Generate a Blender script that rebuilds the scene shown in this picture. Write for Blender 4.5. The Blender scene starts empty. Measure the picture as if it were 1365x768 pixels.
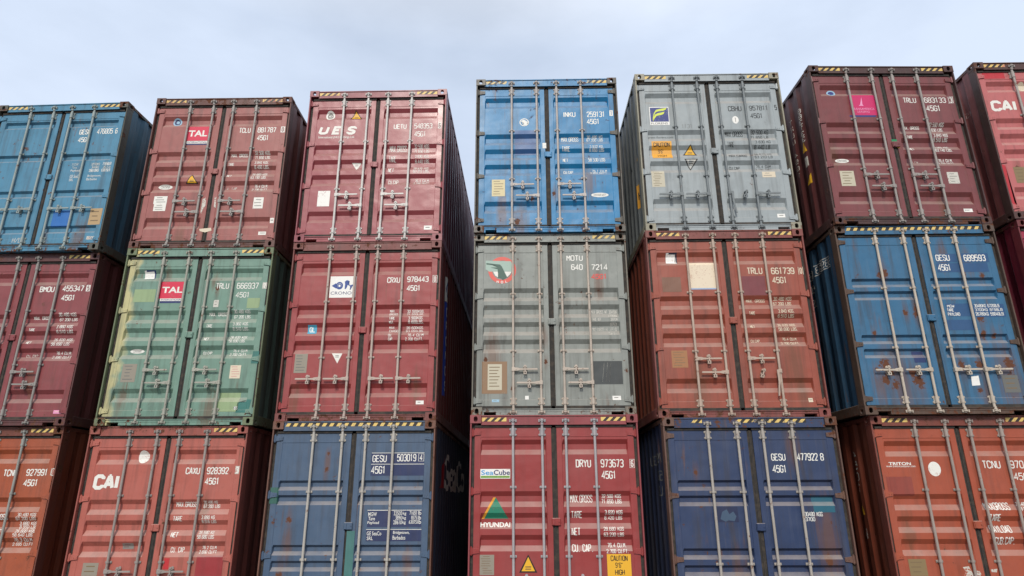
import bpy, bmesh, math, random
from mathutils import Vector, Matrix
from math import radians, sin, cos, pi
S = bpy.context.scene
COL = S.collection
PLACE = {
 'A2': (-8.3883,9.9715,4.0177,-0.02750),
 'A1': (-8.4301,10.0817,1.1175,0.00070),
 'A0': (-8.4801,10.1665,-1.7827,0.00233),
 'B2': (-5.3445,9.8081,3.9809,0.00540),
 'B1': (-5.3468,9.8159,1.0809,0.00578),
 'B0': (-5.4215,9.8607,-1.8194,-0.00424),
 'C2': (-2.5496,9.7149,4.0233,-0.00265),
 'C1': (-2.5522,9.7247,1.1233,-0.00827),
 'C0': (-2.5501,9.7017,-1.7767,0.00105),
 'D2': (0.4229,9.5312,4.0759,0.00218),
 'D1': (0.4237,9.5895,1.1759,0.00477),
 'D0': (0.4170,9.5144,-1.7241,-0.00084),
 'E2': (3.1441,9.3447,3.9965,0.00477),
 'E1': (3.1286,9.3289,1.0964,-0.00321),
 'E0': (3.1643,9.2737,-1.8034,-0.00172),
 'F2': (6.0339,9.2384,4.0187,0.02856),
 'F1': (6.0345,9.2779,1.1187,-0.00435),
 'F0': (6.1285,9.3772,-1.7809,-0.00273),
 'G2': (8.8822,9.3382,4.1300,0.00000),
 'G1': (8.9122,9.3582,1.2300,0.00000),
 'G0': (8.9422,9.3782,-1.6700,0.00000),
}
CAM = dict(f=857.112, yaw=-0.019298, pitch=0.317159, roll=-0.003229)

# ------------------------------------------------------------------ camera
def camera():
    y, p, r = CAM['yaw'], CAM['pitch'], CAM['roll']
    f = Vector((sin(y)*cos(p), cos(y)*cos(p), sin(p))); rt = Vector((cos(y), -sin(y), 0)); up = rt.cross(f)
    R = rt*cos(r)+up*sin(r); U = up*cos(r)-rt*sin(r)
    cd = bpy.data.cameras.new('camera'); cd.sensor_width = 36; cd.lens = CAM['f']/1365*36; cd.clip_end = 3000; cd.clip_start = .05
    c = bpy.data.objects.new('camera', cd); COL.objects.link(c)
    c.matrix_world = Matrix(((R.x, U.x, -f.x, 0), (R.y, U.y, -f.y, 0), (R.z, U.z, -f.z, 0), (0, 0, 0, 1)))
    S.camera = c
camera()
# ------------------------------------------------------------------ sky and sun
SUN_EL, SUN_AZ = radians(38), radians(188)      # azimuth clockwise from +Y: hazy sun behind the viewer, slightly left
w = bpy.data.worlds.new('World'); S.world = w; w.use_nodes = True
N = w.node_tree.nodes; L = w.node_tree.links; N.clear()
def nn(t, **k):
    n = N.new(t)
    for a, b in k.items(): setattr(n, a, b)
    return n
out = nn('ShaderNodeOutputWorld'); bg = nn('ShaderNodeBackground'); bg.inputs['Strength'].default_value = .1
sky = nn('ShaderNodeTexSky', sky_type='NISHITA', sun_disc=False); sky.sun_elevation = SUN_EL; sky.sun_rotation = SUN_AZ
sky.air_density = 1.3; sky.dust_density = 2.2; sky.ozone_density = 1.5
tc = nn('ShaderNodeTexCoord'); mp = nn('ShaderNodeMapping'); mp.inputs['Scale'].default_value = (1.2, 1.2, 3.0); mp.inputs['Location'].default_value = (3.1, .6, .2)
no = nn('ShaderNodeTexNoise'); no.inputs['Scale'].default_value = 1.5; no.inputs['Detail'].default_value = 7; no.inputs['Roughness'].default_value = .52
mr = nn('ShaderNodeMapRange'); mr.inputs['From Min'].default_value = .38; mr.inputs['From Max'].default_value = .64; mr.inputs['To Min'].default_value = .70; mr.inputs['To Max'].default_value = 1.0
mx = nn('ShaderNodeMix', data_type='RGBA'); 
sep = nn('ShaderNodeSeparateXYZ'); L.new(tc.outputs['Generated'], sep.inputs[0])          # a cloud sheet is brighter overhead than near the horizon
el = nn('ShaderNodeMapRange'); el.inputs['From Min'].default_value = .62; el.inputs['From Max'].default_value = .95; L.new(sep.outputs[2], el.inputs['Value'])
cm = nn('ShaderNodeMix', data_type='RGBA'); cm.inputs['A'].default_value = (6.9, 7.9, 9.6, 1); cm.inputs['B'].default_value = (13.5, 12.9, 12, 1)
L.new(el.outputs[0], cm.inputs['Factor']); L.new(cm.outputs['Result'], mx.inputs['B'])
L.new(tc.outputs['Generated'], mp.inputs['Vector']); L.new(mp.outputs[0], no.inputs['Vector']); L.new(no.outputs['Fac'], mr.inputs['Value'])
L.new(mr.outputs[0], mx.inputs['Factor']); L.new(sky.outputs[0], mx.inputs['A']); L.new(mx.outputs['Result'], bg.inputs['Color']); L.new(bg.outputs[0], out.inputs['Surface'])
sl = bpy.data.lights.new('sun', 'SUN'); sl.energy = 2.35; sl.angle = radians(11); sl.color = (1, .94, .85)
so = bpy.data.objects.new('sun', sl); COL.objects.link(so)
d = Vector((sin(SUN_AZ)*cos(SUN_EL), cos(SUN_AZ)*cos(SUN_EL), sin(SUN_EL)))
so.rotation_euler = d.to_track_quat('Z', 'Y').to_euler()
S.view_settings.view_transform = 'Standard'; S.view_settings.look = 'None'; S.view_settings.gamma = 1; S.view_settings.use_curve_mapping = False
S.view_settings.exposure = 0.10
S.render.engine = 'CYCLES'; S.cycles.max_bounces = 6; S.cycles.diffuse_bounces = 3; S.cycles.use_denoising = True
# ------------------------------------------------------------------ materials
def lin(c):
    c = c/255
    return c/12.92 if c <= .04045 else ((c+.055)/1.055)**2.4
def rgb(r, g, b): return (lin(r), lin(g), lin(b), 1)
class NT:
    def __init__(s, name):
        s.m = bpy.data.materials.new(name); s.m.use_nodes = True; s.t = s.m.node_tree; s.n = s.t.nodes
        s.b = s.n['Principled BSDF']
    def node(s, t, **k):
        n = s.n.new(t)
        for a, v in k.items():
            if a in n.inputs: n.inputs[a].default_value = v
            else: setattr(n, a, v)
        return n
    def link(s, a, b): s.t.links.new(a, b)
    def noise(s, vec, scale, detail=4, rough=.55):
        n = s.node('ShaderNodeTexNoise'); n.inputs['Scale'].default_value = scale; n.inputs['Detail'].default_value = detail; n.inputs['Roughness'].default_value = rough
        s.link(vec, n.inputs['Vector']); return n.outputs['Fac']
    def rng(s, v, a, b, c=0., d=1.):
        n = s.node('ShaderNodeMapRange'); n.inputs['From Min'].default_value = a; n.inputs['From Max'].default_value = b; n.inputs['To Min'].default_value = c; n.inputs['To Max'].default_value = d
        s.link(v, n.inputs['Value']); return n.outputs[0]
    def math(s, op, a, b=None):
        n = s.node('ShaderNodeMath', operation=op)
        for i, q in enumerate((a, b)):
            if q is None: continue
            if isinstance(q, (int, float)): n.inputs[i].default_value = q
            else: s.link(q, n.inputs[i])
        return n.outputs[0]
    def mix(s, f, a, b):
        n = s.node('ShaderNodeMix', data_type='RGBA')
        for k, q in (('Factor', f), ('A', a), ('B', b)):
            if isinstance(q, (tuple, float, int)): n.inputs[k].default_value = q
            else: s.link(q, n.inputs[k])
        return n.outputs['Result']
    def vec(s, scale=(1, 1, 1), loc=(0, 0, 0)):
        tcn = s.node('ShaderNodeTexCoord'); m = s.node('ShaderNodeMapping'); m.inputs['Scale'].default_value = scale; m.inputs['Location'].default_value = loc
        s.link(tcn.outputs['Object'], m.inputs['Vector']); return m.outputs[0]
RUST = rgb(74, 42, 30); RUST2 = rgb(108, 66, 42)
def paint(name, col, rust=.1, dirt=.2, rough=.42, fade=.18, seed=0, spots=(), left=None, spec=.5, edge=.5):
    """painted steel: chalky fading, rain streaks, small chips with rust, rust creeping in from the bottom and top edges"""
    t = NT(name); loc = (seed*7.3, seed*3.1, seed*1.7)
    v = t.vec((1, 1, 1), loc); vs = t.vec((9, 9, .7), loc); vs2 = t.vec((26, 26, 1.1), loc)
    g_ = sum(col[:3])/3+.03; col = tuple(q*.96+g_*.04 for q in col[:3])+(1,); base = col       # chalky, never a pure hue
    f1 = t.noise(v, 1.6, 5, .6)
    pale = tuple(min(1, c*.86+.035) for c in col[:3])+(1,)
    c = t.mix(t.rng(f1, .38, .72, 0, fade*2.2), base, pale)
    if left:
        tcn = t.node('ShaderNodeTexCoord'); sx = t.node('ShaderNodeSeparateXYZ'); t.link(tcn.outputs['Object'], sx.inputs[0])
        e = t.math('ADD', sx.outputs[0], t.rng(t.noise(v, 2.2, 3), .3, .7, -left[1], left[1]))
        c = t.mix(t.rng(e, -1.06, -.98, .85, 0), c, left[0])
    dark = tuple(q*.55 for q in col[:3])+(1,)
    st = t.rng(t.noise(vs, 1.0, 4, .6), .50, .72, 0, dirt*1.6)
    c = t.mix(st, c, t.mix(.5, dark, rgb(70, 62, 54)))
    st2 = t.rng(t.noise(vs2, 1.0, 3, .6), .56, .70, 0, dirt*.9)
    c = t.mix(st2, c, pale)
    # grime blotches
    g = t.rng(t.noise(v, 5.5, 6, .68), .52, .74, 0, dirt*1.3)
    c = t.mix(g, c, tuple(q*.6+.012 for q in col[:3])+(1,))
    # chips and rust
    tcn = t.node('ShaderNodeTexCoord'); sz = t.node('ShaderNodeSeparateXYZ'); t.link(tcn.outputs['Object'], sz.inputs[0])
    z = sz.outputs[2]
    ed = t.math('MAXIMUM', t.rng(z, .0, .32, 1, 0), t.rng(z, 2.66, 2.9, 0, 1))
    n2 = t.noise(v, 11, 8, .72); n3 = t.noise(v, 2.3, 3, .5)
    val = t.math('ADD', n2, t.math('ADD', t.rng(n3, .3, .7, -.08, .08), t.math('MULTIPLY', ed, .2*edge)))
    thr = .80-.22*rust**.6
    rm = t.rng(val, thr, thr+.035)
    drip = t.rng(t.noise(t.vec((14, 14, 1.0), loc), 1.0, 4, .6), .62-.05*rust, .76, 0, min(1, rust*2.2))
    drip = t.math('MULTIPLY', drip, t.rng(n3, .42, .62))
    for (x, zz, rr) in spots:
        stain = rr < 0; rr = abs(rr)
        vv = t.node('ShaderNodeVectorMath', operation='SUBTRACT'); t.link(tcn.outputs['Object'], vv.inputs[0]); vv.inputs[1].default_value = (x-1.219, .06, zz)
        ml = t.node('ShaderNodeVectorMath', operation='MULTIPLY'); t.link(vv.outputs[0], ml.inputs[0]); ml.inputs[1].default_value = (1, .3, .8)
        ln = t.node('ShaderNodeVectorMath', operation='LENGTH'); t.link(ml.outputs[0], ln.inputs[0])
        dd = t.math('ADD', ln.outputs['Value'], t.rng(t.noise(v, 22, 4, .7), .3, .7, -rr*.75, rr*.75))
        if not stain: rm = t.math('MAXIMUM', rm, t.rng(dd, rr*.75, rr*1.15, 1, 0))
        ml2 = t.node('ShaderNodeVectorMath', operation='MULTIPLY'); t.link(vv.outputs[0], ml2.inputs[0]); ml2.inputs[1].default_value = (1, .3, .28)
        ln2 = t.node('ShaderNodeVectorMath', operation='LENGTH'); t.link(ml2.outputs[0], ln2.inputs[0])
        drip = t.math('MAXIMUM', drip, t.rng(t.math('ADD', ln2.outputs['Value'], t.rng(t.noise(vs2, 1., 3), .3, .7, -rr*.6, rr*.6)), rr*.5, rr*1.9, .62 if stain else .42, 0))
    rc = t.mix(t.noise(v, 30, 4, .7), RUST, RUST2)
    c = t.mix(drip, c, rgb(104, 70, 50))
    c = t.mix(rm, c, rc)
    gm = t.node('ShaderNodeNewGeometry'); sn = t.node('ShaderNodeSeparateXYZ'); t.link(gm.outputs['True Normal'], sn.inputs[0])     # dust lying on ledges
    du = t.math('MULTIPLY', t.rng(sn.outputs[2], .25, .55, 0, .42), t.rng(t.noise(v, 4, 5, .6), .3, .6, .55, 1)); c = t.mix(du, c, rgb(168, 156, 146))
    t.link(c, t.b.inputs['Base Color'])
    ro = t.math('ADD', t.rng(f1, .3, .7, rough-.07, rough+.1), t.math('MULTIPLY', rm, .35)); t.link(ro, t.b.inputs['Roughness'])
    t.b.inputs['Specular IOR Level'].default_value = spec
    # dents in the sheet and a fine grain
    bn = t.node('ShaderNodeBump'); bn.inputs['Strength'].default_value = .5; bn.inputs['Distance'].default_value = .035
    h = t.math('ADD', t.math('MULTIPLY', t.noise(v, 2.4, 2, .5), 1.0), t.math('MULTIPLY', t.noise(v, 60, 3, .6), .05))
    h = t.math('ADD', h, t.math('MULTIPLY', rm, -.05))
    t.link(h, bn.inputs['Height']); t.link(bn.outputs[0], t.b.inputs['Normal'])
    return t.m
def metal(name, col, rust=.2, rough=.45, seed=0, metallic=.35):
    t = NT(name); v = t.vec((1, 1, 1), (seed*5.1, seed, 0))
    n = t.noise(v, 14, 6, .7); c = t.mix(t.rng(t.noise(v, 4, 4), .35, .7, 0, .5), col, tuple(q*.62 for q in col[:3])+(1,))
    thr = .69-.13*min(rust, 1)
    rm = t.rng(n, thr, thr+.07, 0, .9); c = t.mix(rm, c, RUST2)
    t.link(c, t.b.inputs['Base Color']); t.b.inputs['Metallic'].default_value = metallic; t.b.inputs['Roughness'].default_value = rough
    return t.m
def mark(name, col, paintcol, wear=.25, seed=0, rough=.5):
    """stencilled paint or a sticker: worn through to the paint below in patches"""
    t = NT(name); v = t.vec((1, 1, 1), (seed*2.3, seed*1.1, seed)); n = t.noise(v, 38, 5, .75); n2 = t.noise(v, 3, 2)
    val = t.math('ADD', n, t.rng(n2, .3, .7, -.1, .1))
    f = t.rng(val, .62-.17*wear, .72-.17*wear, 0, min(1, .35+wear))
    c = t.mix(f, col, paintcol); t.link(c, t.b.inputs['Base Color']); t.b.inputs['Roughness'].default_value = rough
    return t.m
# ------------------------------------------------------------------ mesh helpers
W, D, H = 2.438, 12.192, 2.896
MC = {}
def cached(key, fn):
    if key not in MC: MC[key] = fn()
    return MC[key]
def tomesh(bm, name, smooth=False):
    bmesh.ops.recalc_face_normals(bm, faces=bm.faces)
    me = bpy.data.meshes.new(name); bm.to_mesh(me); bm.free()
    if smooth:
        for p in me.polygons: p.use_smooth = True
    return me
def box(bm, x0, x1, y0, y1, z0, z1, bev=0, mi=0):
    r = bmesh.ops.create_cube(bm, size=1); vs = r['verts']
    for v in vs:
        v.co = Vector(((x0+x1)/2+v.co.x*(x1-x0), (y0+y1)/2+v.co.y*(y1-y0), (z0+z1)/2+v.co.z*(z1-z0)))
    fs = {f for v in vs for f in v.link_faces}
    for f in fs: f.material_index = mi
    if bev:
        es = list({e for v in vs for e in v.link_edges})
        bmesh.ops.bevel(bm, geom=es, offset=bev, segments=1, affect='EDGES', profile=.5)
def cyl(bm, p, q, r, seg=10, r2=None, mi=0):
    p, q = Vector(p), Vector(q); d_ = q-p
    m = Matrix.Translation((p+q)/2) @ d_.to_track_quat('Z', 'Y').to_matrix().to_4x4()
    r_ = bmesh.ops.create_cone(bm, cap_ends=True, segments=seg, radius1=r, radius2=r if r2 is None else r2, depth=d_.length, matrix=m)
    for f in {f for v in r_['verts'] for f in v.link_faces}: f.material_index = mi
def prism(bm, pts, y0, y1):
    """polygon in x,z extruded along y"""
    a = [bm.verts.new((x, y0, z)) for x, z in pts]; b = [bm.verts.new((x, y1, z)) for x, z in pts]
    bm.faces.new(a); bm.faces.new(b[::-1])
    for i in range(len(pts)):
        j = (i+1) % len(pts); bm.faces.new((a[j], a[i], b[i], b[j]))
def slot_plate(bm, ax, pos, thick, u0, u1, w0, w1, hu, hw, flip=1):
    """a plate with a rounded slot through it. ax 'y': plate in x,z at y=pos; 'x': plate in y,z at x=pos; 'z': in x,y"""
    cu, cw = (u0+u1)/2, (w0+w1)/2; n = 20
    def P(u, w_, d_):
        return {'y': (u, d_, w_), 'x': (d_, u, w_), 'z': (u, w_, d_)}[ax]
    inn, outr = [], []
    r = min(hu, hw)
    for i in range(n):
        a = 2*pi*(i+.5)/n; c, s = cos(a), sin(a)
        inn.append((cu+c*r+(hu-r)*(1 if c > 0 else -1), cw+s*r+(hw-r)*(1 if s > 0 else -1)))
        k = min((u1-u0)/2/max(abs(c), 1e-6), (w1-w0)/2/max(abs(s), 1e-6)); outr.append((cu+c*k, cw+s*k))
    # snap nearest outer points to the corners
    for (a, b) in ((u0, w0), (u0, w1), (u1, w0), (u1, w1)):
        i = min(range(n), key=lambda k_: (outr[k_][0]-a)**2+(outr[k_][1]-b)**2); outr[i] = (a, b)
    fr = [[bm.verts.new(P(*p_, pos)) for p_ in L_] for L_ in (inn, outr)]
    bk = [[bm.verts.new(P(*p_, pos+thick*flip)) for p_ in L_] for L_ in (inn, outr)]
    for i in range(n):
        j = (i+1) % n
        bm.faces.new((fr[0][i], fr[0][j], fr[1][j], fr[1][i])); bm.faces.new((bk[0][i], bk[0][j], bk[1][j], bk[1][i]))
        bm.faces.new((fr[0][i], fr[0][j], bk[0][j], bk[0][i])); bm.faces.new((fr[1][i], fr[1][j], bk[1][j], bk[1][i]))
def obj(name, me, mats, parent=None, label=None):
    o = bpy.data.objects.new(name, me); COL.objects.link(o)
    mats = mats if isinstance(mats, (list, tuple)) else [mats]
    for i, m in enumerate(mats):
        if i >= len(o.data.materials): o.data.materials.append(None)
        o.material_slots[i].link = 'OBJECT'; o.material_slots[i].material = m
    if parent: o.parent = parent
    if label: o['label'] = label
    return o
X0 = -W/2
BANDS = {   # door pressing: (z of the top edge, upper slope, flat, lower slope, depth)
 'five': [(z, .066, .074, .072, .045) for z in (2.545, 1.830, 1.540, 1.250, .568)],
 'pairs': [(z, .032, .055, .052, .042) for z in (2.045, 1.842, 1.167, .958)],
 'quad': [(z, .036, .062, .042, .042) for z in (2.555, 1.872, 1.155, .473)],
 'four_mid': [(z, .066, .076, .07, .045) for z in (1.985, 1.710, 1.432, 1.155)]}
YF, YP = .055, .060
def zdepth(kind, z):
    for (t, a, b, c, d_) in BANDS[kind]:
        if t-a-b-c < z < t:
            if z > t-a: return d_*(t-z)/a
            if z > t-a-b: return d_
            return d_*(z-(t-a-b-c))/c
    return 0.
def zbreaks(kind):
    r = []
    for (t, a, b, c, d_) in BANDS[kind]: r += [t, t-a, t-a-b, t-a-b-c]
    return r
XB = [.067, .153, .158, .171, 1.089, 1.102, 1.107, 1.180]
def fx(x): return x if x < W/2 else W-x
def door_y(kind, x, z):
    q = fx(x)
    if q < .1555 or q > 1.1045 or z > 2.583 or z < .232: return YF
    k = min(1, max(0, (q-.158)/.013), max(0, (1.102-q)/.013))
    return YP+zdepth(kind, z)*k
def door_mesh(kind, right):
    bm = bmesh.new(); zs = sorted([.140, .2295, .2345, 2.5805, 2.5855, 2.718]+zbreaks(kind))
    xs = XB if not right else [W-x for x in XB][::-1]
    g = {}
    for i, x in enumerate(xs):
        for j, z in enumerate(zs): g[i, j] = bm.verts.new((x+X0, door_y(kind, x, z), z))
    for i in range(len(xs)-1):
        for j in range(len(zs)-1): bm.faces.new((g[i, j], g[i+1, j], g[i+1, j+1], g[i, j+1]))
    bd = [e for e in bm.edges if e.is_boundary]
    r = bmesh.ops.extrude_edge_only(bm, edges=bd)
    for v in [q for q in r['geom'] if isinstance(q, bmesh.types.BMVert)]: v.co.y = .108
    be = [e for e in bm.edges if e.is_boundary]; bmesh.ops.contextual_create(bm, geom=be)
    return tomesh(bm, 'door')
# side wall corrugation
CP = (.10, .07, .09, .07); PITCH = sum(CP); WY0 = .172
def wall_depth(y):
    u = (y-WY0-.05) % PITCH
    if y < WY0+.05 or y > D-.25: return 0.
    a, b, c, e = CP
    if u < a: return 0.
    if u < a+b: return .036*(u-a)/b
    if u < a+b+c: return .036
    return .036*(1-(u-a-b-c)/e)
def wall_breaks(lo=0, hi=99):
    r = [WY0]; y = WY0+.05
    while y < D-.25:
        for q in CP:
            r.append(y); y += q
    return [q for q in r if lo < q < hi and q < D-.18]+[D-.175]
def wall_mesh(s):
    bm = bmesh.new(); ys = sorted(set(wall_breaks())); P = []
    for y in ys: P.append((s*(W/2-.010-wall_depth(y)), y))
    a = [bm.verts.new((x, y, .15)) for x, y in P]; b = [bm.verts.new((x, y, 2.84)) for x, y in P]
    for i in range(len(P)-1): bm.faces.new((a[i], a[i+1], b[i+1], b[i]))
    c = [bm.verts.new((x-s*.003, y, .15)) for x, y in P]; e = [bm.verts.new((x-s*.003, y, 2.84)) for x, y in P]
    for i in range(len(P)-1): bm.faces.new((c[i], c[i+1], e[i+1], e[i]))
    return tomesh(bm, 'side_wall')
def casting_mesh(sx, sy, top):
    bm = bmesh.new(); x1 = sx*W/2; x0 = x1-sx*.162; y0 = 0 if sy < 0 else D; yi = y0+(.178 if sy < 0 else -.178); z0 = 2.778 if top else 0; z1 = z0+.118
    xa, xb = sorted((x0, x1)); ya, yb = sorted((y0, yi)); t = .026
    fy = 1 if sy < 0 else -1
    slot_plate(bm, 'y', y0, t, xa, xb, z0, z1, .0285, .041, fy)                       # end face
    slot_plate(bm, 'x', x1-sx*.001, t, ya+t+.001, yb, z0, z1, .041, .0285, -sx)             # side face
    zt, zd = (z1-.001, -1) if top else (z0+.001, 1)
    slot_plate(bm, 'z', zt, t, xa+.002, xb-t-.003, ya+t+.002, yb-.002, .035, .055, zd)
    # inner walls
    box(bm, *(sorted((x0+sx*.001, x0+sx*.012))), ya+t+.001, yb-.001, z0+.028, z1-.028)
    box(bm, xa+.013, xb-t-.004, *(sorted((yi-fy*.012, yi-fy*.001))), z0+.028, z1-.028)
    box(bm, xa+.013, xb-t-.004, ya+t+.004, yb-.013, *((z0+.001, z0+.012) if top else (z1-.012, z1-.001)))
    return tomesh(bm, 'corner_casting')
def post_mesh(sx, front):
    bm = bmesh.new()
    def b(xa, xb, ya, yb, bev=0):
        xs = sorted((X0+xa, X0+xb)) if sx < 0 else sorted((-X0-xa, -X0-xb))
        if not front: ya, yb = D-yb, D-ya
        box(bm, xs[0], xs[1], ya, yb, .119, 2.777, bev)
    b(.002, .024, .005, .171, .004)
    b(.0245, .110, .112, .171)
    if front:
        # ripple of the inner post channel, where the hinge lugs are welded
        b(.0245, .052, .088, .1115)
    return tomesh(bm, 'corner_post')
def header_mesh():
    bm = bmesh.new(); a, b = X0+.1625, -X0-.1625
    box(bm, a, b, .020, .112, 2.760, 2.872, .006); box(bm, a, b, .010, .150, 2.873, 2.892, .003); box(bm, a+.0, b, .014, .0195, 2.752, 2.766)
    return tomesh(bm, 'header')
def sill_mesh():
    bm = bmesh.new(); a, b = X0+.1625, -X0-.1625
    box(bm, a, b, .018, .125, .046, .092, .005)
    for x0, x1 in ((a, X0+.187), (X0+.366, -X0-.366), (-X0-.187, b)): box(bm, x0, x1, .019, .125, .004, .0455)
    box(bm, a, b, .006, .0175, .084, .094)
    return tomesh(bm, 'sill')
def gasket_mesh(which):
    bm = bmesh.new()
    if which == 'mid': box(bm, X0+1.1815, X0+1.2565, .070, .1, .141, 2.717); box(bm, X0+1.2105, X0+1.2275, .062, .0695, .141, 2.717)
    else:
        box(bm, X0+.0255, X0+.0660, .066, .087, .119, 2.7585) if which == 'left' else box(bm, -X0-.0660, -X0-.0255, .066, .087, .119, 2.7585)
        a, b = (X0+.0665, X0+1.19) if which == 'left' else (X0+1.248, -X0-.0665)
        box(bm, a, b, .040, .1, 2.7195, 2.7515); box(bm, a, b, .036, .1, .0945, .1385)
    return tomesh(bm, 'gasket')
def hinge_mesh(right, z):
    bm = bmesh.new(); P = [(.047, -.044), (.047, .044), (.085, .034), (.156, .026), (.156, -.026), (.085, -.034)]
    s = (lambda q: -X0-q) if right else (lambda q: X0+q)
    prism(bm, [(s(x), z+zz) for x, zz in P], .038, .0545)
    cyl(bm, (s(.040), .044, z-.048), (s(.040), .044, z+.048), .019, 10)
    cyl(bm, (s(.040), .044, z-.060), (s(.040), .044, z+.062), .010, 8)
    xs = sorted((s(.0245), s(.040)))
    box(bm, xs[0], xs[1], .030, .087, z+.012, z+.040, .003); box(bm, xs[0], xs[1], .030, .087, z-.040, z-.012, .003)
    for q in (.105, .138): cyl(bm, (s(q), .033, z), (s(q), .040, z), .007, 6)
    return tomesh(bm, 'hinge')
def bar_mesh(x):
    bm = bmesh.new(); X = X0+x; yc = .027
    cyl(bm, (X, yc, .05), (X, yc, 2.815), .0185, 14)
    for z in (1.885, .972):
        box(bm, X-.047, X+.047, .046, .0575, z-.017, z+.017, .003); cyl(bm, (X, yc, z-.013), (X, yc, z+.013), .026, 12)
        box(bm, X-.026, X+.026, yc, .046, z-.013, z+.013)
        for q in (-.036, .036): cyl(bm, (X+q, .040, z), (X+q, .047, z), .008, 6)
    for z0, z1 in ((.150, .262), (2.592, 2.712)):
        zc = (z0+z1)/2
        box(bm, X-.036, X+.036, .044, .0545, z0, z1, .003)
        for zz in (z0+.02, z1-.02):
            box(bm, X-.052, X+.052, .046, .0545, zz-.014, zz+.014, .002)
            for q in (-.043, .043): cyl(bm, (X+q, .038, zz), (X+q, .047, zz), .008, 6)
        cyl(bm, (X, yc, z0+.008), (X, yc, z1-.008), .0265, 12); box(bm, X-.0265, X+.0265, yc, .044, z0+.008, z1-.008)
    # cams at both ends
    for z0, z1, zz in ((2.752, 2.842, 2.815), (.018, .105, .045)):
        cyl(bm, (X, .018, z0), (X, .018, z1), .022, 10)
        cyl(bm, (X, .010, zz-.008), (X, .010, zz+.008), .034, 12); cyl(bm, (X, .010, zz+.018), (X, .010, zz+.026), .026, 10)
        box(bm, X-.013, X+.013, -.012, .010, min(zz-.02, z0+.03), zz+.016, .003)
    return tomesh(bm, 'locking_bar')
def keeper_mesh(x, top):
    bm = bmesh.new(); X = X0+x; z0, z1 = (2.790, 2.832) if top else (.022, .062)
    for q in (-1, 1):
        xs = sorted((X+q*.037, X+q*.052)); box(bm, xs[0], xs[1], -.004, .0195 if top else .0175, z0, z1, .003)
    box(bm, X-.052, X+.052, .0135 if top else .0115, .0195 if top else .0175, z0+.004, z1-.004)
    return tomesh(bm, 'cam_keeper')
def handle_mesh(x, z, dr, hang=False):
    """dr: +1 handle reaches right of its bar, -1 left"""
    bm = bmesh.new(); X = X0+x
    box(bm, X-.024, X+.024, .000, .052, z-.030, z+.030, .004)
    cyl(bm, (X, .027, z-.036), (X, .027, z+.036), .024, 12)
    if hang:
        px = X+dr*.038
        box(bm, min(X, px)-.001, max(X, px)+.020, -.004, .014, z-.022, z+.022, .004)
        P = [(px-.016, z+.02), (px+.016, z+.02), (px+.014, z-.16), (px+dr*.012+.012, z-.22), (px+dr*.028+.012, z-.36), (px+dr*.028-.012, z-.36), (px+dr*.010-.012, z-.22), (px-.014, z-.16)]
        prism(bm, P, -.006, .006)
    else:
        P = [(X+dr*.012, z-.024), (X+dr*.012, z+.024), (X+dr*.07, z+.022), (X+dr*.10, z+.012), (X+dr*.36, z+.013), (X+dr*.37, z-.004), (X+dr*.36, z-.011), (X+dr*.10, z-.014), (X+dr*.07, z-.022)]
        prism(bm, P, -.004, .009)
        cyl(bm, (X+dr*.042, -.010, z), (X+dr*.042, -.003, z), .010, 8)
    return tomesh(bm, 'handle')
def catch_mesh(x, z, tilt=0):
    """handle retainer: a hub plate with a hasp above and a ring below the handle"""
    bm = bmesh.new(); X = X0+x
    P = [(X+.021*cos(a), z+.046+.021*sin(a)) for a in [pi*k/6 for k in range(7)]]+[(X+.024*cos(a), z-.048+.026*sin(a)) for a in [pi+pi*k/6 for k in range(7)]]
    prism(bm, P, .046, .056)
    box(bm, X-.030, X+.030, -.008, .046, z+.020, z+.033, .003); box(bm, X-.030, X+.030, .010, .046, z-.036, z-.024, .003)
    cyl(bm, (X, -.012, z+.042), (X, .002, z+.042), .020, 12); cyl(bm, (X, -.016, z+.042), (X, -.010, z+.042), .009, 8)
    box(bm, X-.010, X+.010, -.012, -.002, z-.040, z+.040, .002)
    slot_plate(bm, 'y', -.008, .012, X-.024, X+.024, z-.078, z-.034, .010, .012, 1)
    if tilt: bmesh.ops.rotate(bm, verts=bm.verts, cent=(X, 0, z), matrix=Matrix.Rotation(tilt, 3, 'Y'))
    return tomesh(bm, 'handle_catch')
def latch_mesh():
    bm = bmesh.new(); box(bm, X0+1.165, X0+1.288, .028, .0535, 1.375, 1.478, .008); cyl(bm, (X0+1.265, .020, 1.43), (X0+1.265, .029, 1.43), .010, 8)
    box(bm, X0+1.175, X0+1.205, .020, .029, 1.385, 1.470, .003)
    return tomesh(bm, 'overlap_plate')
def rail_mesh(s, top):
    bm = bmesh.new(); xs = sorted((s*(W/2-.003), s*(W/2-(.062 if top else .050))))
    if top: box(bm, xs[0], xs[1], .179, D-.179, 2.832, 2.890, .004)
    else:
        box(bm, xs[0], xs[1], .179, D-.179, .018, .158, .004)
    return tomesh(bm, 'rail')
def roof_mesh():
    bm = bmesh.new(); box(bm, X0+.063, -X0-.063, .16, D-.16, 2.862, 2.878)
    y = .3
    while y < D-.4: box(bm, X0+.12, -X0-.12, y, y+.09, 2.8785, 2.888, .004); y += .21
    return tomesh(bm, 'roof')
def floor_mesh():
    bm = bmesh.new(); box(bm, X0+.051, -X0-.051, .126, D-.13, .13, .158)
    y = .4
    while y < D-.3: box(bm, X0+.052, -X0-.052, y, y+.05, .02, .129); y += .35
    return tomesh(bm, 'floor')
def endwall_mesh():
    bm = bmesh.new(); box(bm, X0+.111, -X0-.111, D-.09, D-.05, .12, 2.86)
    box(bm, X0+.163, -X0-.163, D-.12, D-.005, .004, .119); box(bm, X0+.163, -X0-.163, D-.12, D-.005, 2.79, 2.892)
    return tomesh(bm, 'end_wall')
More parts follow.
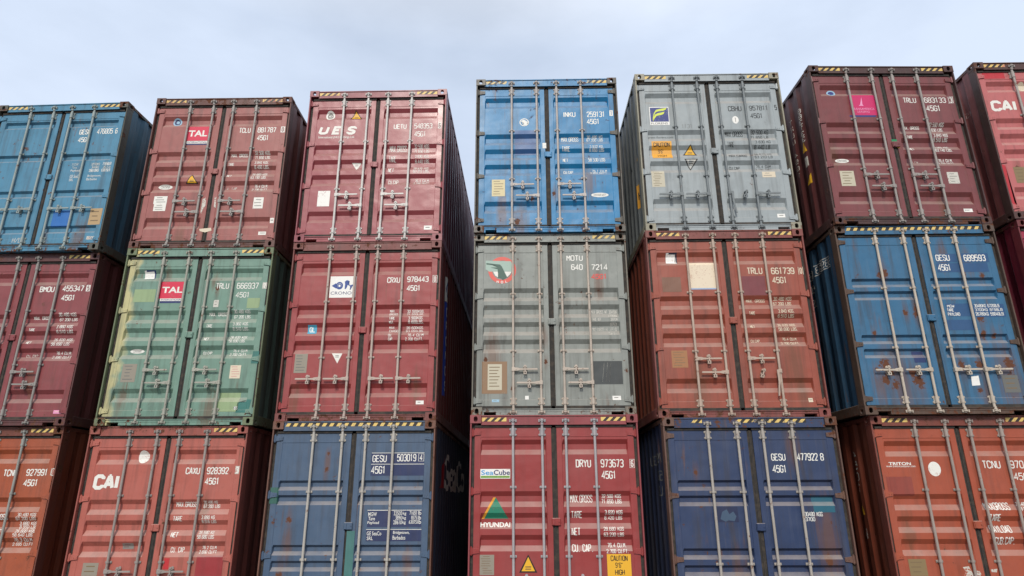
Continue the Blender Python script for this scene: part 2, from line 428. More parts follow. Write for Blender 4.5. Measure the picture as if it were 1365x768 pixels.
# ------------------------------------------------------------------ lettering
# condensed stencil capitals on a 4 x 7 grid, each a list of strokes
GL = {
'A': [[(0,0),(1.7,7)],[(4,0),(2.3,7)],[(1.1,2.2),(2.9,2.2)],[(1.4,7),(2.6,7)]], 'B': [[(0,0),(0,7),(2.8,7),(3.8,6.2),(3.8,4.6),(2.9,3.7),(4,2.8),(4,.9),(3,0),(0,0)],[(.6,3.7),(2.5,3.7)]],
'C': [[(4,5.2),(4,6),(3,7),(1,7),(0,6),(0,1),(1,0),(3,0),(4,1),(4,1.8)]], 'D': [[(0,0),(0,7),(2.8,7),(4,5.8),(4,1.2),(2.8,0),(0,0)]],
'E': [[(4,7),(0,7),(0,0),(4,0)],[(.6,3.6),(3.2,3.6)]], 'F': [[(4,7),(0,7),(0,0)],[(.6,3.6),(3.2,3.6)]], 'G': [[(4,5.2),(4,6),(3,7),(1,7),(0,6),(0,1),(1,0),(3,0),(4,1),(4,3.3),(2.2,3.3)]],
'H': [[(0,0),(0,7)],[(4,0),(4,7)],[(.6,3.6),(3.4,3.6)]], 'I': [[(.5,0),(.5,7)]], 'J': [[(3.6,7),(3.6,1),(2.8,0),(1,0),(0,1)]], 'K': [[(0,0),(0,7)],[(4,7),(.6,3.2)],[(1.4,4.2),(4,0)]],
'L': [[(0,7),(0,0),(4,0)]], 'M': [[(0,0),(0,7)],[(4,0),(4,7)],[(.2,7),(2,3)],[(3.8,7),(2,3)]], 'N': [[(0,0),(0,7)],[(4,0),(4,7)],[(.3,7),(3.7,0)]], 'O': [[(1,0),(0,1),(0,6),(1,7),(3,7),(4,6),(4,1),(3,0),(1,0)]],
'P': [[(0,0),(0,7),(3,7),(4,6),(4,4.4),(3,3.4),(.6,3.4)]], 'R': [[(0,0),(0,7),(3,7),(4,6),(4,4.6),(3,3.6),(.6,3.6)],[(2.2,3.1),(4,0)]], 'S': [[(4,5.4),(4,6),(3,7),(1,7),(0,6),(0,4.7),(1,3.8),(3,3.2),(4,2.3),(4,1),(3,0),(1,0),(0,1),(0,1.7)]],
'T': [[(0,7),(4,7)],[(2,6.4),(2,0)]], 'U': [[(0,7),(0,1),(1,0),(3,0),(4,1),(4,7)]], 'V': [[(0,7),(2,0)],[(4,7),(2,0)]], 'W': [[(0,7),(1,0)],[(1,0),(2,5)],[(2,5),(3,0)],[(3,0),(4,7)]], 'X': [[(0,0),(4,7)],[(0,7),(1.7,4)],[(2.3,3),(4,0)]],
'Y': [[(0,7),(2,3.4),(4,7)],[(2,2.8),(2,0)]], 'Z': [[(0,7),(4,7),(0,0),(4,0)]],
'0': [[(1,0),(0,1),(0,6),(1,7),(3,7),(4,6),(4,1),(3,0),(1,0)]], '1': [[(.9,5.8),(2.2,7),(2.2,0)]], '2': [[(0,5.2),(0,6),(1,7),(3,7),(4,6),(4,4.6),(.3,.4)],[(0,0),(4,0)]],
'3': [[(0,6),(1,7),(3,7),(4,6),(4,4.6),(3,3.7),(4,2.8),(4,1),(3,0),(1,0),(0,1)],[(1.4,3.7),(2.4,3.7)]], '4': [[(3,0),(3,7),(0,2),(2.5,2)],[(3.5,2),(4.2,2)]], '5': [[(4,7),(.3,7),(0,3.8),(1,4.3),(3,4.3),(4,3.4),(4,1),(3,0),(1,0),(0,1)]],
'6': [[(4,6),(3,7),(1,7),(0,6),(0,1),(1,0),(3,0),(4,1),(4,3),(3,4),(.6,4)]], '7': [[(0,7),(4,7)],[(3.9,7),(1.4,0)]], '8': [[(1,3.7),(0,4.6),(0,6),(1,7),(3,7),(4,6),(4,4.6),(3,3.7),(4,2.8),(4,1),(3,0),(1,0),(0,1),(0,2.8),(1,3.7)],[(1.6,3.7),(2.4,3.7)]],
'9': [[(0,1),(1,0),(3,0),(4,1),(4,6),(3,7),(1,7),(0,6),(0,4),(1,3.1),(3.4,3.1)]], '.': [[(.6,0),(1.6,0)]], ',': [[(1.2,.6),(.6,-.8)]], '/': [[(0,0),(4,7)]], "'": [[(1,7),(1,5)]], '"': [[(.6,7),(.6,5.4)],[(2.2,7),(2.2,5.4)]]}
NARROW = {'.': 2.2, ',': 2, "'": 2, '"': 3, 'I': 1, '1': 3.6, ' ': 3.2}
def strip(bm, P, w, closed):
    n = len(P); A, B = [], []
    for i in range(n):
        p = Vector(P[i]); a = Vector(P[(i-1) % n]) if (i > 0 or closed) else None; b = Vector(P[(i+1) % n]) if (i < n-1 or closed) else None
        d1 = (p-a).normalized() if a is not None else None; d2 = (b-p).normalized() if b is not None else None
        if d1 is None: d1 = d2
        if d2 is None: d2 = d1
        n1 = Vector((-d1.y, d1.x)); n2 = Vector((-d2.y, d2.x)); m = n1+n2
        if m.length < .3: m = n1
        m.normalize(); k = w/2/max(.45, m.dot(n1))
        A.append(bm.verts.new((p.x+m.x*k, 0, p.y+m.y*k))); B.append(bm.verts.new((p.x-m.x*k, 0, p.y-m.y*k)))
    for i in range(n if closed else n-1):
        j = (i+1) % n
        try: bm.faces.new((A[i], A[j], B[j], B[i]))
        except ValueError: pass
def stencil(bm, text, x0, z0, x1, z1, wr, shear=0):
    adv = [(NARROW.get(c, 4)+1.5) for c in text]; tot = sum(adv)-1.5; h = z1-z0
    w = min(h*wr, (x1-x0)/tot*(2.0 if wr > .2 else 1.35)); sx = (x1-x0-w)/tot; sz = (h-w)/7; cx = 0
    for c, a in zip(text, adv):
        for k, st in enumerate(GL.get(c, [])):
            off = -1.0 if c in '1' else (-.0)
            P = [(x0+w/2+(cx+px+(off if c == '1' else 0)*.5)*sx+shear*(pz*sz), z0+w/2+pz*sz) for px, pz in st]
            cl = st[0] == st[-1]
            if cl: P = P[:-1]
            nb = len(bm.verts); strip(bm, P, w, cl); bm.verts.ensure_lookup_table()
            for v in bm.verts[nb:]: v.co.y = k*.0004
        cx += a
_fc = {}
def fontmesh(text, bold):
    k = (text, bold)
    if k not in _fc:
        cu = bpy.data.curves.new('t', 'FONT'); cu.body = text; cu.offset = bold; cu.resolution_u = 3
        o = bpy.data.objects.new('t', cu); COL.objects.link(o); bpy.context.view_layer.update()
        me = bpy.data.meshes.new_from_object(o.evaluated_get(bpy.context.evaluated_depsgraph_get()))
        bpy.data.objects.remove(o); bpy.data.curves.remove(cu); _fc[k] = me
    return _fc[k]
def shape_bm(sh):
    """one shape as a flat bmesh in x,z"""
    bm = bmesh.new(); k = sh[0]
    if k == 't':
        _, c, s, (x0, z0, x1, z1), wr, she, lay = sh; stencil(bm, s, x0, z0, x1, z1, wr, she)
    elif k == 'f':
        _, c, s, (x0, z0, x1, z1), bold, she, lay = sh; me = fontmesh(s, bold); bm.from_mesh(me)
        xs = [v.co.x for v in bm.verts]; ys = [v.co.y for v in bm.verts]; a, b, c2, d2 = min(xs), max(xs), min(ys), max(ys)
        for v in bm.verts: v.co = Vector((x0+(v.co.x-a)/(b-a)*(x1-x0), 0, z0+(v.co.y-c2)/(d2-c2)*(z1-z0)))
    elif k == 'r':
        _, c, (x0, z0, x1, z1), lay = sh; bm.faces.new([bm.verts.new((x, 0, z)) for x, z in ((x0, z0), (x1, z0), (x1, z1), (x0, z1))])
    elif k == 'e':
        _, c, (x0, z0, x1, z1), hole, lay = sh; n = 28; cx, cz, rx, rz = (x0+x1)/2, (z0+z1)/2, (x1-x0)/2, (z1-z0)/2
        A = [bm.verts.new((cx+rx*cos(2*pi*i/n), 0, cz+rz*sin(2*pi*i/n))) for i in range(n)]
        if hole:
            B = [bm.verts.new((cx+rx*hole*cos(2*pi*i/n), 0, cz+rz*hole*sin(2*pi*i/n))) for i in range(n)]
            for i in range(n): bm.faces.new((A[i], A[(i+1) % n], B[(i+1) % n], B[i]))
        else: bm.faces.new(A)
    elif k == 'p':
        _, c, pts, lay = sh; bm.faces.new([bm.verts.new((x, 0, z)) for x, z in pts]); bmesh.ops.triangulate(bm, faces=bm.faces)
    return bm, c if k not in 'tf' else sh[1], sh[-1]
def cut(bm, axis, vals):
    i = 'xyz'.index(axis); cs = [v.co[i] for v in bm.verts]
    if not cs: return
    lo, hi = min(cs), max(cs); nrm = [0, 0, 0]; nrm[i] = 1
    for q in vals:
        if lo+1e-4 < q < hi-1e-4:
            co = [0, 0, 0]; co[i] = q; bmesh.ops.bisect_plane(bm, geom=bm.verts[:]+bm.edges[:]+bm.faces[:], plane_co=co, plane_no=nrm)
def door_marks(name, shapes, kind, matof, parent, label=None):
    out = bmesh.new(); mats = []
    for q, sh in enumerate(shapes):
        bm, c, lay = shape_bm(sh); m = matof(c)
        if m not in mats: mats.append(m)
        cut(bm, 'z', zbreaks(kind)+[.2295, .2345, 2.5805, 2.5855]); cut(bm, 'x', [.153, .158, .171, 1.089, 1.102, 1.107]+[W-t for t in (.153, .158, .171, 1.089, 1.102, 1.107)])
        for v in bm.verts:
            y = door_y(kind, v.co.x, v.co.z)
            v.co = Vector((v.co.x+X0, y-.0016-.0007*lay-(-v.co.y if 0 else v.co.y)-.00003*q, v.co.z))
        for f in bm.faces: f.material_index = mats.index(m)
        me = bpy.data.meshes.new('x'); bm.to_mesh(me); bm.free(); out.from_mesh(me); bpy.data.meshes.remove(me)
    if not out.verts: return
    for f in out.faces:
        if f.normal.y > 0: f.normal_flip()
    me = bpy.data.meshes.new(name); out.to_mesh(me); out.free()
    return obj(name, me, mats, parent, label)
def side_marks(name, shapes, s, matof, parent, label=None):
    """shapes given as (distance from the front end along the wall, z)"""
    out = bmesh.new(); mats = []
    for q, sh in enumerate(shapes):
        bm, c, lay = shape_bm(sh); m = matof(c)
        if m not in mats: mats.append(m)
        cut(bm, 'x', wall_breaks(.1, D))
        for v in bm.verts:
            y = v.co.x; v.co = Vector((s*(W/2-.010-wall_depth(y)+.0018+.0008*lay+v.co.y+.00004*q), y, v.co.z))
        for f in bm.faces: f.material_index = mats.index(m)
        me = bpy.data.meshes.new('x'); bm.to_mesh(me); bm.free(); out.from_mesh(me); bpy.data.meshes.remove(me)
    for f in out.faces:
        if f.normal.x*s < 0: f.normal_flip()
    me = bpy.data.meshes.new(name); out.to_mesh(me); out.free()
    return obj(name, me, mats, parent, label)
def hazard(kind, full):
    bm = bmesh.new(); R_ = random.Random(5)
    def run(x0, x1, z0, z1, p, sl, flip=0):
        # bands alternate yellow (0) and black (1)
        n = int(round((x1-x0)/p)); p_ = (x1-x0)/n
        for i in range(n):
            a = x0+i*p_; b = a+p_
            P = [(max(x0, a-sl/2), z0), (b-sl/2 if i < n-1 else x1, z0), (b+sl/2 if i < n-1 else x1, z1), (a+sl/2 if i else x0, z1)]
            f = bm.faces.new([bm.verts.new((X0+x, .0178 if not full else .0072, z)) for x, z in P]); f.material_index = i % 2
    if not full:
        if kind != 'right': run(.172, .53, 2.803, 2.858, .051, .055)
        else: run(W-.53, W-.172, 2.803, 2.858, .051, .055)
    elif full == 1: run(.175, W-.175, 2.8745, 2.8905, .055, .02); 
    me = tomesh(bm, 'hazard_stripe'); return me
# markings on the doors, metres from the left edge and from the base of each container
DATA = {
 'A2': [
  ('lettering',None,[('t','w','GESU',[1.589,2.266,1.807,2.369],0.15,0,0),('t','w','476805 6',[1.919,2.266,2.305,2.378],0.15,0,0),('t','w','45G1',[1.599,2.107,1.804,2.209],0.15,0,0),('f','wf','MGW',[1.596,1.633,1.711,1.683],0,0,0),('f','wf','Tare',[1.61,1.571,1.695,1.618],0,0,0),('f','w','Payload',[1.596,1.504,1.762,1.558],0,0,0),('f','w','GE SeaCo',[1.604,1.391,1.797,1.451],0,0,0),('f','w','SRL',[1.604,1.329,1.682,1.378],0,0,0),('t','wf','32500KG',[1.944,1.629,2.106,1.68],0.15,0,0),('t','wf','3890KG',[1.965,1.564,2.103,1.616],0.15,0,0),('t','w','28610KG',[1.93,1.501,2.108,1.556],0.15,0,0),('t','w','71650LB',[2.153,1.631,2.317,1.687],0.15,0,0),('t','wf','8575LB',[2.176,1.566,2.318,1.618],0.15,0,0),('t','w','63075LB',[2.159,1.503,2.319,1.558],0.15,0,0),('f','w','Bridgetown,',[1.927,1.394,2.173,1.445],0,0,0),('f','w','Barbados',[1.921,1.336,2.107,1.383],0,0,0)]),
  ('paint_patch','bright blue repainted rectangle',[('r','blu',[1.466,0.456,1.803,0.767],0)]),
  ('data_plate',None,[('r','tan',[2.122,0.481,2.339,0.787],0),('r','tan2',[2.145,0.719,2.276,0.738],1),('r','tan2',[2.167,0.634,2.266,0.653],1),('r','tan2',[2.157,0.549,2.294,0.568],1)]),
  ('sticker',None,[('r','wf',[2.155,0.204,2.296,0.269],0),('r','rs',[2.178,0.249,2.235,0.255],1),('r','rs',[2.171,0.224,2.282,0.23],1)]),
  ('lettering',None,[('t','wf','H/L',[0.849,0.173,1.008,0.268],0.1,0,0)]),
 ],
 'B2': [
  ('lettering',None,[('t','w','TCLU',[1.54,2.197,1.746,2.3],0.15,0,0),('t','w','881787',[1.87,2.2,2.202,2.307],0.15,0,0),('t','w','45G1',[1.877,2.043,2.088,2.149],0.15,0,0)]),
  ('lettering',None,[('r','w',[2.281,2.196,2.358,2.315],0),('t','ma','0',[2.299,2.212,2.34,2.3],0.16,0,1)]),
  ('lettering',None,[('t','w','MAX. GROSS',[1.454,1.733,1.741,1.791],0.15,0,0),('t','w','TARE',[1.44,1.542,1.54,1.599],0.15,0,0),('t','w','NET',[1.435,1.33,1.517,1.383],0.15,0,0),('t','wf','CU. CAP.',[1.438,1.101,1.649,1.151],0.15,0,0),('t','w','32.500 KGS.',[1.867,1.774,2.154,1.832],0.13,0,0),('t','w','71.650 LBS.',[1.869,1.697,2.154,1.755],0.13,0,0),('t','w','3.840 KGS.',[1.894,1.578,2.148,1.632],0.13,0,0),('t','w','8.460 LBS.',[1.896,1.494,2.161,1.551],0.13,0,0),('t','w','28.660 KGS.',[1.867,1.362,2.146,1.411],0.13,0,0),('t','w','63.190 LBS.',[1.862,1.286,2.142,1.343],0.13,0,0),('t','w','76.4 CU.M.',[1.931,1.136,2.168,1.192],0.13,0,0),('t','w','2.700 CU.FT.',[1.897,1.077,2.172,1.122],0.13,0,0)]),
  ('logo_sticker',None,[('r','crim',[0.603,2.05,0.997,2.335],0),('f','w','TAL',[0.644,2.135,0.98,2.259],0.03,0,1),('r','w',[0.63,1.993,1.022,2.045],0),('f','navy','INTERNATIONAL',[0.655,2.003,0.997,2.036],0.01,0,1),('r','navy',[0.637,1.965,1.028,1.989],0)]),
  ('warning_sticker',None,[('p','k',[[0.821,1.402],[0.74,1.213],[0.96,1.211]],0),('p','y',[[0.825,1.375],[0.766,1.228],[0.929,1.226]],1),('r','d',[0.806,1.267,0.876,1.276],2),('r','d',[0.809,1.244,0.88,1.254],2)]),
  ('sticker',None,[('e','w',[0.259,1.118,0.504,1.208],0,0),('f','d','CONTAINER',[0.3,1.141,0.463,1.186],0,0,1)]),
  ('sticker',None,[('e','lb',[0.311,2.369,0.471,2.523],0,0),('e','navy',[0.336,2.393,0.446,2.499],0,1),('e','lb',[0.37,2.417,0.429,2.475],0,2)]),
  ('sticker',None,[('r','w',[0.248,0.825,0.475,0.972],0),('r','d',[0.295,0.939,0.389,0.948],1),('r','d',[0.276,0.898,0.422,0.907],1),('r','d',[0.296,0.858,0.453,0.867],1)]),
  ('sticker',None,[('r','w',[0.264,0.694,0.473,0.826],0),('r','d',[0.311,0.797,0.407,0.805],1),('r','d',[0.282,0.76,0.419,0.768],1),('r','d',[0.294,0.723,0.422,0.731],1)]),
  ('sticker',None,[('r','w',[1.967,0.725,2.136,0.932],0),('r','gr',[2.005,0.886,2.096,0.899],1),('r','gr',[1.981,0.829,2.098,0.841],1),('r','gr',[1.99,0.771,2.111,0.784],1)]),
  ('sticker',None,[('r','w',[2.119,0.237,2.249,0.297],0),('r','d',[2.146,0.267,2.232,0.275],1)]),
  ('sticker',None,[('r','w',[2.294,0.449,2.358,0.544],0),('r','d',[2.306,0.497,2.344,0.51],1)]),
  ('torn_sticker',None,[('p','wf',[[1.086,0.911],[1.147,0.932],[1.153,0.787],[1.122,0.721],[1.103,0.634],[1.082,0.669],[1.091,0.765]],0),('p','wf',[[1.292,0.94],[1.323,0.948],[1.336,0.741],[1.301,0.763]],0),('p','cream',[[1.113,0.354],[1.309,0.373],[1.324,0.322],[1.218,0.289],[1.127,0.315]],0)]),
 ],
 'C2': [
  ('lettering',None,[('t','w','UETU',[1.518,2.13,1.744,2.228],0.15,0,0),('t','w','548353',[1.878,2.131,2.197,2.237],0.15,0,0),('t','w','45G1',[1.885,1.972,2.093,2.081],0.15,0,0)]),
  ('lettering',None,[('r','w',[2.296,2.126,2.354,2.247],0),('t','ma','6',[2.306,2.141,2.344,2.232],0.16,0,1)]),
  ('lettering',None,[('t','w','MAX.GROSS',[1.463,1.698,1.765,1.805],0.15,0,0),('t','w','TARE',[1.468,1.49,1.593,1.592],0.15,0,0),('t','w','NET',[1.467,1.284,1.567,1.374],0.15,0,0),('t','w','CU.CAP.',[1.473,1.068,1.669,1.153],0.15,0,0),('t','w','32.500 KGS.',[1.892,1.756,2.167,1.821],0.13,0,0),('t','w','71.650 LBS.',[1.892,1.675,2.17,1.737],0.13,0,0),('t','w','3.830 KGS.',[1.914,1.557,2.171,1.611],0.13,0,0),('t','w','8.440 LBS.',[1.918,1.471,2.177,1.527],0.13,0,0),('t','w','28.670 KGS.',[1.897,1.343,2.176,1.388],0.13,0,0),('t','w','63.210 LBS.',[1.897,1.272,2.178,1.328],0.13,0,0),('t','w','76.4 CU.M.',[1.927,1.116,2.181,1.164],0.13,0,0),('t','w','2.700 CU.FT.',[1.91,1.065,2.186,1.105],0.13,0,0)]),
  ('logo_lettering',None,[('t','w','U',[0.196,2.042,0.362,2.21],0.27,0.28,0),('t','w','E',[0.434,2.038,0.583,2.206],0.27,0.28,0),('t','w','S',[0.689,2.033,0.841,2.202],0.27,0.28,0),('f','w','International (HK) Holdings Ltd.',[0.209,1.952,0.841,2.01],0.01,0,0)]),
  ('warning_sticker',None,[('p','k',[[0.827,2.538],[0.73,2.348],[0.952,2.344]],0),('p','y',[[0.829,2.511],[0.758,2.363],[0.922,2.36]],1),('r','d',[0.801,2.402,0.872,2.411],2),('r','d',[0.803,2.379,0.874,2.388],2)]),
  ('warning_sticker',None,[('p','w',[[0.824,1.492],[0.988,1.489],[0.917,1.347]],0),('p','w',[[0.846,1.48],[0.968,1.478],[0.915,1.367]],1),('r','d',[0.882,1.454,0.935,1.462],2),('r','d',[0.884,1.434,0.936,1.441],2)]),
  ('sticker',None,[('e','w',[0.293,2.343,0.453,2.53],0,0),('e','gr',[0.325,2.367,0.426,2.494],0.6,1),('t','d','CSC',[0.338,2.406,0.411,2.47],0.2,0,2)]),
  ('data_plate',None,[('r','white',[0.3,0.662,0.507,0.95],0)]),
  ('sticker',None,[('r','white',[2.124,0.212,2.256,0.287],0),('r','d',[2.15,0.249,2.219,0.26],1)]),
 ],
 'D2': [
  ('lettering',None,[('t','w','INKU',[1.499,2.151,1.712,2.252],0.15,0,0),('t','w','259131',[1.904,2.144,2.218,2.255],0.15,0,0),('t','w','45G1',[1.899,2.005,2.12,2.11],0.15,0,0)]),
  ('lettering',None,[('r','w',[2.293,2.161,2.353,2.272],0),('t','dbl','1',[2.31,2.176,2.34,2.256],0.2,0,1)]),
  ('lettering',None,[('t','w','MAX.GROSS',[1.456,1.695,1.748,1.778],0.15,0,0),('t','w','TARE',[1.459,1.496,1.6,1.583],0.15,0,0),('t','w','NET',[1.47,1.284,1.559,1.356],0.15,0,0),('t','w','CU.CAP.',[1.477,1.074,1.658,1.136],0.15,0,0),('t','w','30.480 KG',[1.887,1.748,2.158,1.797],0.13,0,0),('t','w','67.200 LBS',[1.885,1.694,2.164,1.743],0.13,0,0),('t','w','3.932 KG',[1.927,1.547,2.149,1.596],0.13,0,0),('t','w','8.668 LBS',[1.924,1.489,2.172,1.542],0.13,0,0),('t','w','58.530 LBS',[1.895,1.287,2.18,1.364],0.13,0,0),('t','w','76.1 CU.M',[1.955,1.11,2.204,1.153],0.13,0,0),('t','w','2.694 CU.FT',[1.924,1.068,2.198,1.11],0.13,0,0)]),
  ('sticker',None,[('e','w',[0.749,1.983,0.91,2.136],0.8,0),('p','w',[[0.773,2.086],[0.822,2.113],[0.894,2.065],[0.869,2.029],[0.901,2.01],[0.813,2.002],[0.829,2.048]],1)]),
  ('data_plate',None,[('r','gold',[0.283,0.665,0.5,0.971],0),('r','tan2',[0.31,0.934,0.417,0.944],1),('r','tan2',[0.314,0.888,0.472,0.898],1),('r','tan2',[0.321,0.841,0.457,0.851],1),('r','tan2',[0.317,0.795,0.472,0.805],1),('r','tan2',[0.311,0.748,0.409,0.759],1),('r','tan2',[0.303,0.702,0.421,0.712],1)]),
  ('sticker',None,[('e','w',[1.919,0.628,2.203,0.709],0,0),('f','d','CONTAINER SAFETY',[1.957,0.649,2.164,0.688],0,0,1)]),
  ('paint_patch','darker blue repainted rectangle',[('r','dbl2',[0.667,1.449,1.024,1.901],0)]),
  ('paint_patch','faded grey patch',[('r','w',[1.134,1.547,1.198,1.651],0)]),
 ],
 'E2': [
  ('lettering',None,[('t','k2','CBHU',[1.534,2.179,1.761,2.28],0.13,0,0),('t','k2','957811',[1.888,2.188,2.208,2.283],0.13,0,0),('t','k2','5',[2.311,2.188,2.354,2.289],0.13,0,0),('t','k2','45G1',[1.893,2.039,2.1,2.134],0.13,0,0)]),
  ('lettering',None,[('t','k2','MAX.GROSS',[1.445,1.713,1.742,1.802],0.15,0,0),('t','k2','TARE',[1.453,1.507,1.565,1.595],0.15,0,0),('t','k2','MAX.CARGO',[1.457,1.31,1.751,1.362],0.15,0,0),('t','k2','CU.CAP',[1.446,1.1,1.62,1.156],0.15,0,0),('t','k2','32.500 KG',[1.873,1.752,2.163,1.814],0.13,0,0),('t','k2','71.650 LB',[1.863,1.672,2.156,1.73],0.13,0,0),('t','k2','3.830 KG',[1.912,1.562,2.165,1.615],0.13,0,0),('t','k2','8.440 LB',[1.898,1.474,2.158,1.536],0.13,0,0),('t','k2','28.670 KG',[1.876,1.357,2.16,1.392],0.13,0,0),('t','k2','63.210 LB',[1.874,1.284,2.164,1.335],0.13,0,0),('t','k2','76.4 CUM',[1.888,1.129,2.132,1.18],0.13,0,0),('t','k2','2.700 CUFT',[1.872,1.082,2.137,1.116],0.13,0,0)]),
  ('logo_sticker',None,[('r','white',[0.212,1.93,0.538,2.278],0),('r','navy2',[0.226,1.993,0.528,2.263],1),('p','ylg',[[0.256,2.004],[0.27,2.092],[0.288,2.161],[0.326,2.22],[0.387,2.238],[0.508,2.257],[0.488,2.222],[0.444,2.203],[0.363,2.194],[0.323,2.18],[0.299,2.141]],2),('p','ylg',[[0.264,1.999],[0.278,2.077],[0.307,2.131],[0.351,2.155],[0.468,2.183],[0.448,2.139],[0.4,2.12],[0.331,2.106],[0.293,2.057]],3),('f','d','FLORENS',[0.227,1.942,0.506,1.978],0.005,0,1)]),
  ('lettering',None,[('f','k2','www.florens.com',[0.164,1.702,0.588,1.741],0,0,0)]),
  ('caution_sticker',None,[('r','or',[0.209,1.308,0.538,1.625],0),('t','k','CAUTION',[0.237,1.521,0.504,1.597],0.14,0,1),('t','k','9\'6"',[0.316,1.417,0.408,1.488],0.14,0,1),('t','k','HIGH',[0.301,1.332,0.446,1.384],0.14,0,1)]),
  ('warning_sticker',None,[('p','k',[[0.849,1.562],[0.713,1.365],[0.949,1.363]],0),('p','y',[[0.846,1.535],[0.745,1.381],[0.92,1.379]],1),('r','d',[0.799,1.421,0.874,1.431],2),('r','d',[0.797,1.398,0.872,1.407],2)]),
  ('warning_sticker',None,[('p','k',[[0.723,1.29],[0.946,1.287],[0.817,1.093]],0),('p','wf',[[0.751,1.274],[0.916,1.272],[0.82,1.121]],1),('r','d',[0.795,1.24,0.866,1.25],2),('r','d',[0.793,1.212,0.864,1.222],2)]),
  ('data_plate',None,[('r','cream2',[0.167,0.783,0.376,1.076],0),('r','tan2',[0.187,1.052,0.298,1.058],1),('r','tan2',[0.207,1.021,0.341,1.028],1),('r','tan2',[0.206,0.991,0.311,0.997],1),('r','tan2',[0.192,0.96,0.322,0.967],1),('r','tan2',[0.214,0.929,0.306,0.936],1),('r','tan2',[0.19,0.899,0.29,0.906],1),('r','tan2',[0.212,0.868,0.289,0.875],1),('r','tan2',[0.189,0.838,0.323,0.845],1),('r','tan2',[0.202,0.807,0.284,0.814],1)]),
  ('sticker',None,[('r','cream',[1.956,0.937,2.168,1.039],0),('r','gr',[2.002,1.008,2.073,1.016],1),('r','gr',[1.977,0.968,2.107,0.977],1)]),
  ('sticker',None,[('r','white',[2.102,0.224,2.227,0.289],0),('r','d',[2.133,0.257,2.2,0.265],1)]),
  ('sticker',None,[('e','white',[1.584,1.94,1.69,2.084],0,0),('t','gr','T',[1.623,1.967,1.65,2.052],0.2,0,1)]),
  ('lettering',None,[('t','gr2','1131',[0.732,1.865,0.911,1.937],0.08,0,0)]),
 ],
 'F2': [
  ('lettering',None,[('t','w','TRLU',[1.513,2.205,1.729,2.305],0.12,0,0),('t','w','683133',[1.864,2.207,2.228,2.31],0.12,0,0),('t','w','45G1',[1.869,2.047,2.109,2.155],0.12,0,0),('t','w','3',[2.289,2.207,2.329,2.306],0.13,0,0)]),
  ('lettering',None,[('r','w',[2.273,2.198,2.281,2.321],0),('r','w',[2.338,2.198,2.346,2.321],0),('r','w',[2.285,2.314,2.359,2.321],0),('r','w',[2.26,2.198,2.334,2.205],0)]),
  ('lettering',None,[('t','w','MAX. GROSS',[1.423,1.723,1.705,1.778],0.15,0,0),('t','w','TARE',[1.442,1.527,1.538,1.586],0.15,0,0),('t','w','NET',[1.443,1.316,1.523,1.369],0.15,0,0),('t','wf','CU. CAP.',[1.435,1.098,1.585,1.138],0.15,0,0),('t','w','32.500 KGS',[1.851,1.769,2.109,1.829],0.13,0,0),('t','w','71.650 LBS.',[1.834,1.687,2.099,1.746],0.13,0,0),('t','w','3.840 KGS',[1.884,1.564,2.117,1.619],0.13,0,0),('t','w','8.510 LBS',[1.873,1.487,2.104,1.546],0.13,0,0),('t','w','28.660 KGS.',[1.845,1.361,2.115,1.402],0.13,0,0),('t','w','63.140 LBS.',[1.859,1.29,2.137,1.344],0.13,0,0),('t','w','76.4 CU.M.',[1.895,1.126,2.132,1.179],0.13,0,0),('t','w','2.700 CU.FT.',[1.884,1.082,2.148,1.117],0.13,0,0)]),
  ('logo_sticker',None,[('r','crim2',[0.609,1.968,1.044,2.363],0),('p','pk',[[0.826,2.316],[0.785,2.174],[0.756,2.146],[0.837,2.146],[0.822,2.174]],1),('f','pk','TRANSAMERICA',[0.632,2.066,1.006,2.108],0,0,1),('f','pk','LEASING',[0.712,2.015,0.915,2.052],0,0,1),('r','navy2',[0.573,1.936,1.005,1.964],0)]),
  ('sticker',None,[('e','lb',[0.278,2.352,0.425,2.467],0,0),('e','navy2',[0.302,2.371,0.4,2.447],0,1)]),
  ('sticker',None,[('e','w',[0.221,1.108,0.449,1.179],0,0),('f','d','CONTAINER',[0.26,1.126,0.41,1.161],0,0,1)]),
  ('data_plate',None,[('r','cream2',[0.237,0.673,0.463,0.941],0),('r','tan2',[0.278,0.903,0.428,0.913],1),('r','tan2',[0.275,0.855,0.373,0.865],1),('r','tan2',[0.268,0.807,0.422,0.818],1),('r','tan2',[0.291,0.759,0.382,0.77],1),('r','tan2',[0.259,0.711,0.396,0.722],1)]),
  ('sticker',None,[('r','wf',[1.95,0.718,2.13,0.922],0),('r','gr',[1.993,0.887,2.066,0.896],1),('r','gr',[1.987,0.842,2.105,0.852],1),('r','gr',[1.984,0.798,2.05,0.808],1),('r','gr',[1.993,0.753,2.057,0.763],1)]),
  ('sticker',None,[('r','white',[2.081,0.221,2.22,0.28],0),('r','d',[2.095,0.251,2.171,0.259],1)]),
  ('seal_tag','green tape',[('r','grn',[1.173,1.43,1.261,1.511],4)]),
  ('sticker',None,[('r','or',[1.243,1.349,1.291,1.403],0)]),
 ],
 'G2': [
  ('logo_lettering',None,[('t','w','CAI',[0.144,1.967,0.574,2.175],0.24,0.03,0)]),
  ('paint_patch','bright red repainted patch',[('r','red',[0.14,2.601,0.507,2.722],0)]),
  ('paint_patch','bright red repainted patch',[('p','red',[[0.053,0.974],[0.116,0.956],[0.104,0.628],[0.105,0.299],[0.134,0.238],[0.054,0.239],[0.03,0.505]],0)]),
  ('sticker',None,[('e','cream',[0.698,2.361,0.83,2.536],0,0)]),
  ('data_plate',None,[('r','tan3',[0.231,0.643,0.408,0.927],0),('r','tan2',[0.249,0.878,0.374,0.891],1),('r','tan2',[0.258,0.816,0.365,0.829],1),('r','tan2',[0.274,0.754,0.355,0.768],1),('r','tan2',[0.261,0.692,0.37,0.706],1)]),
 ],
 'A1': [
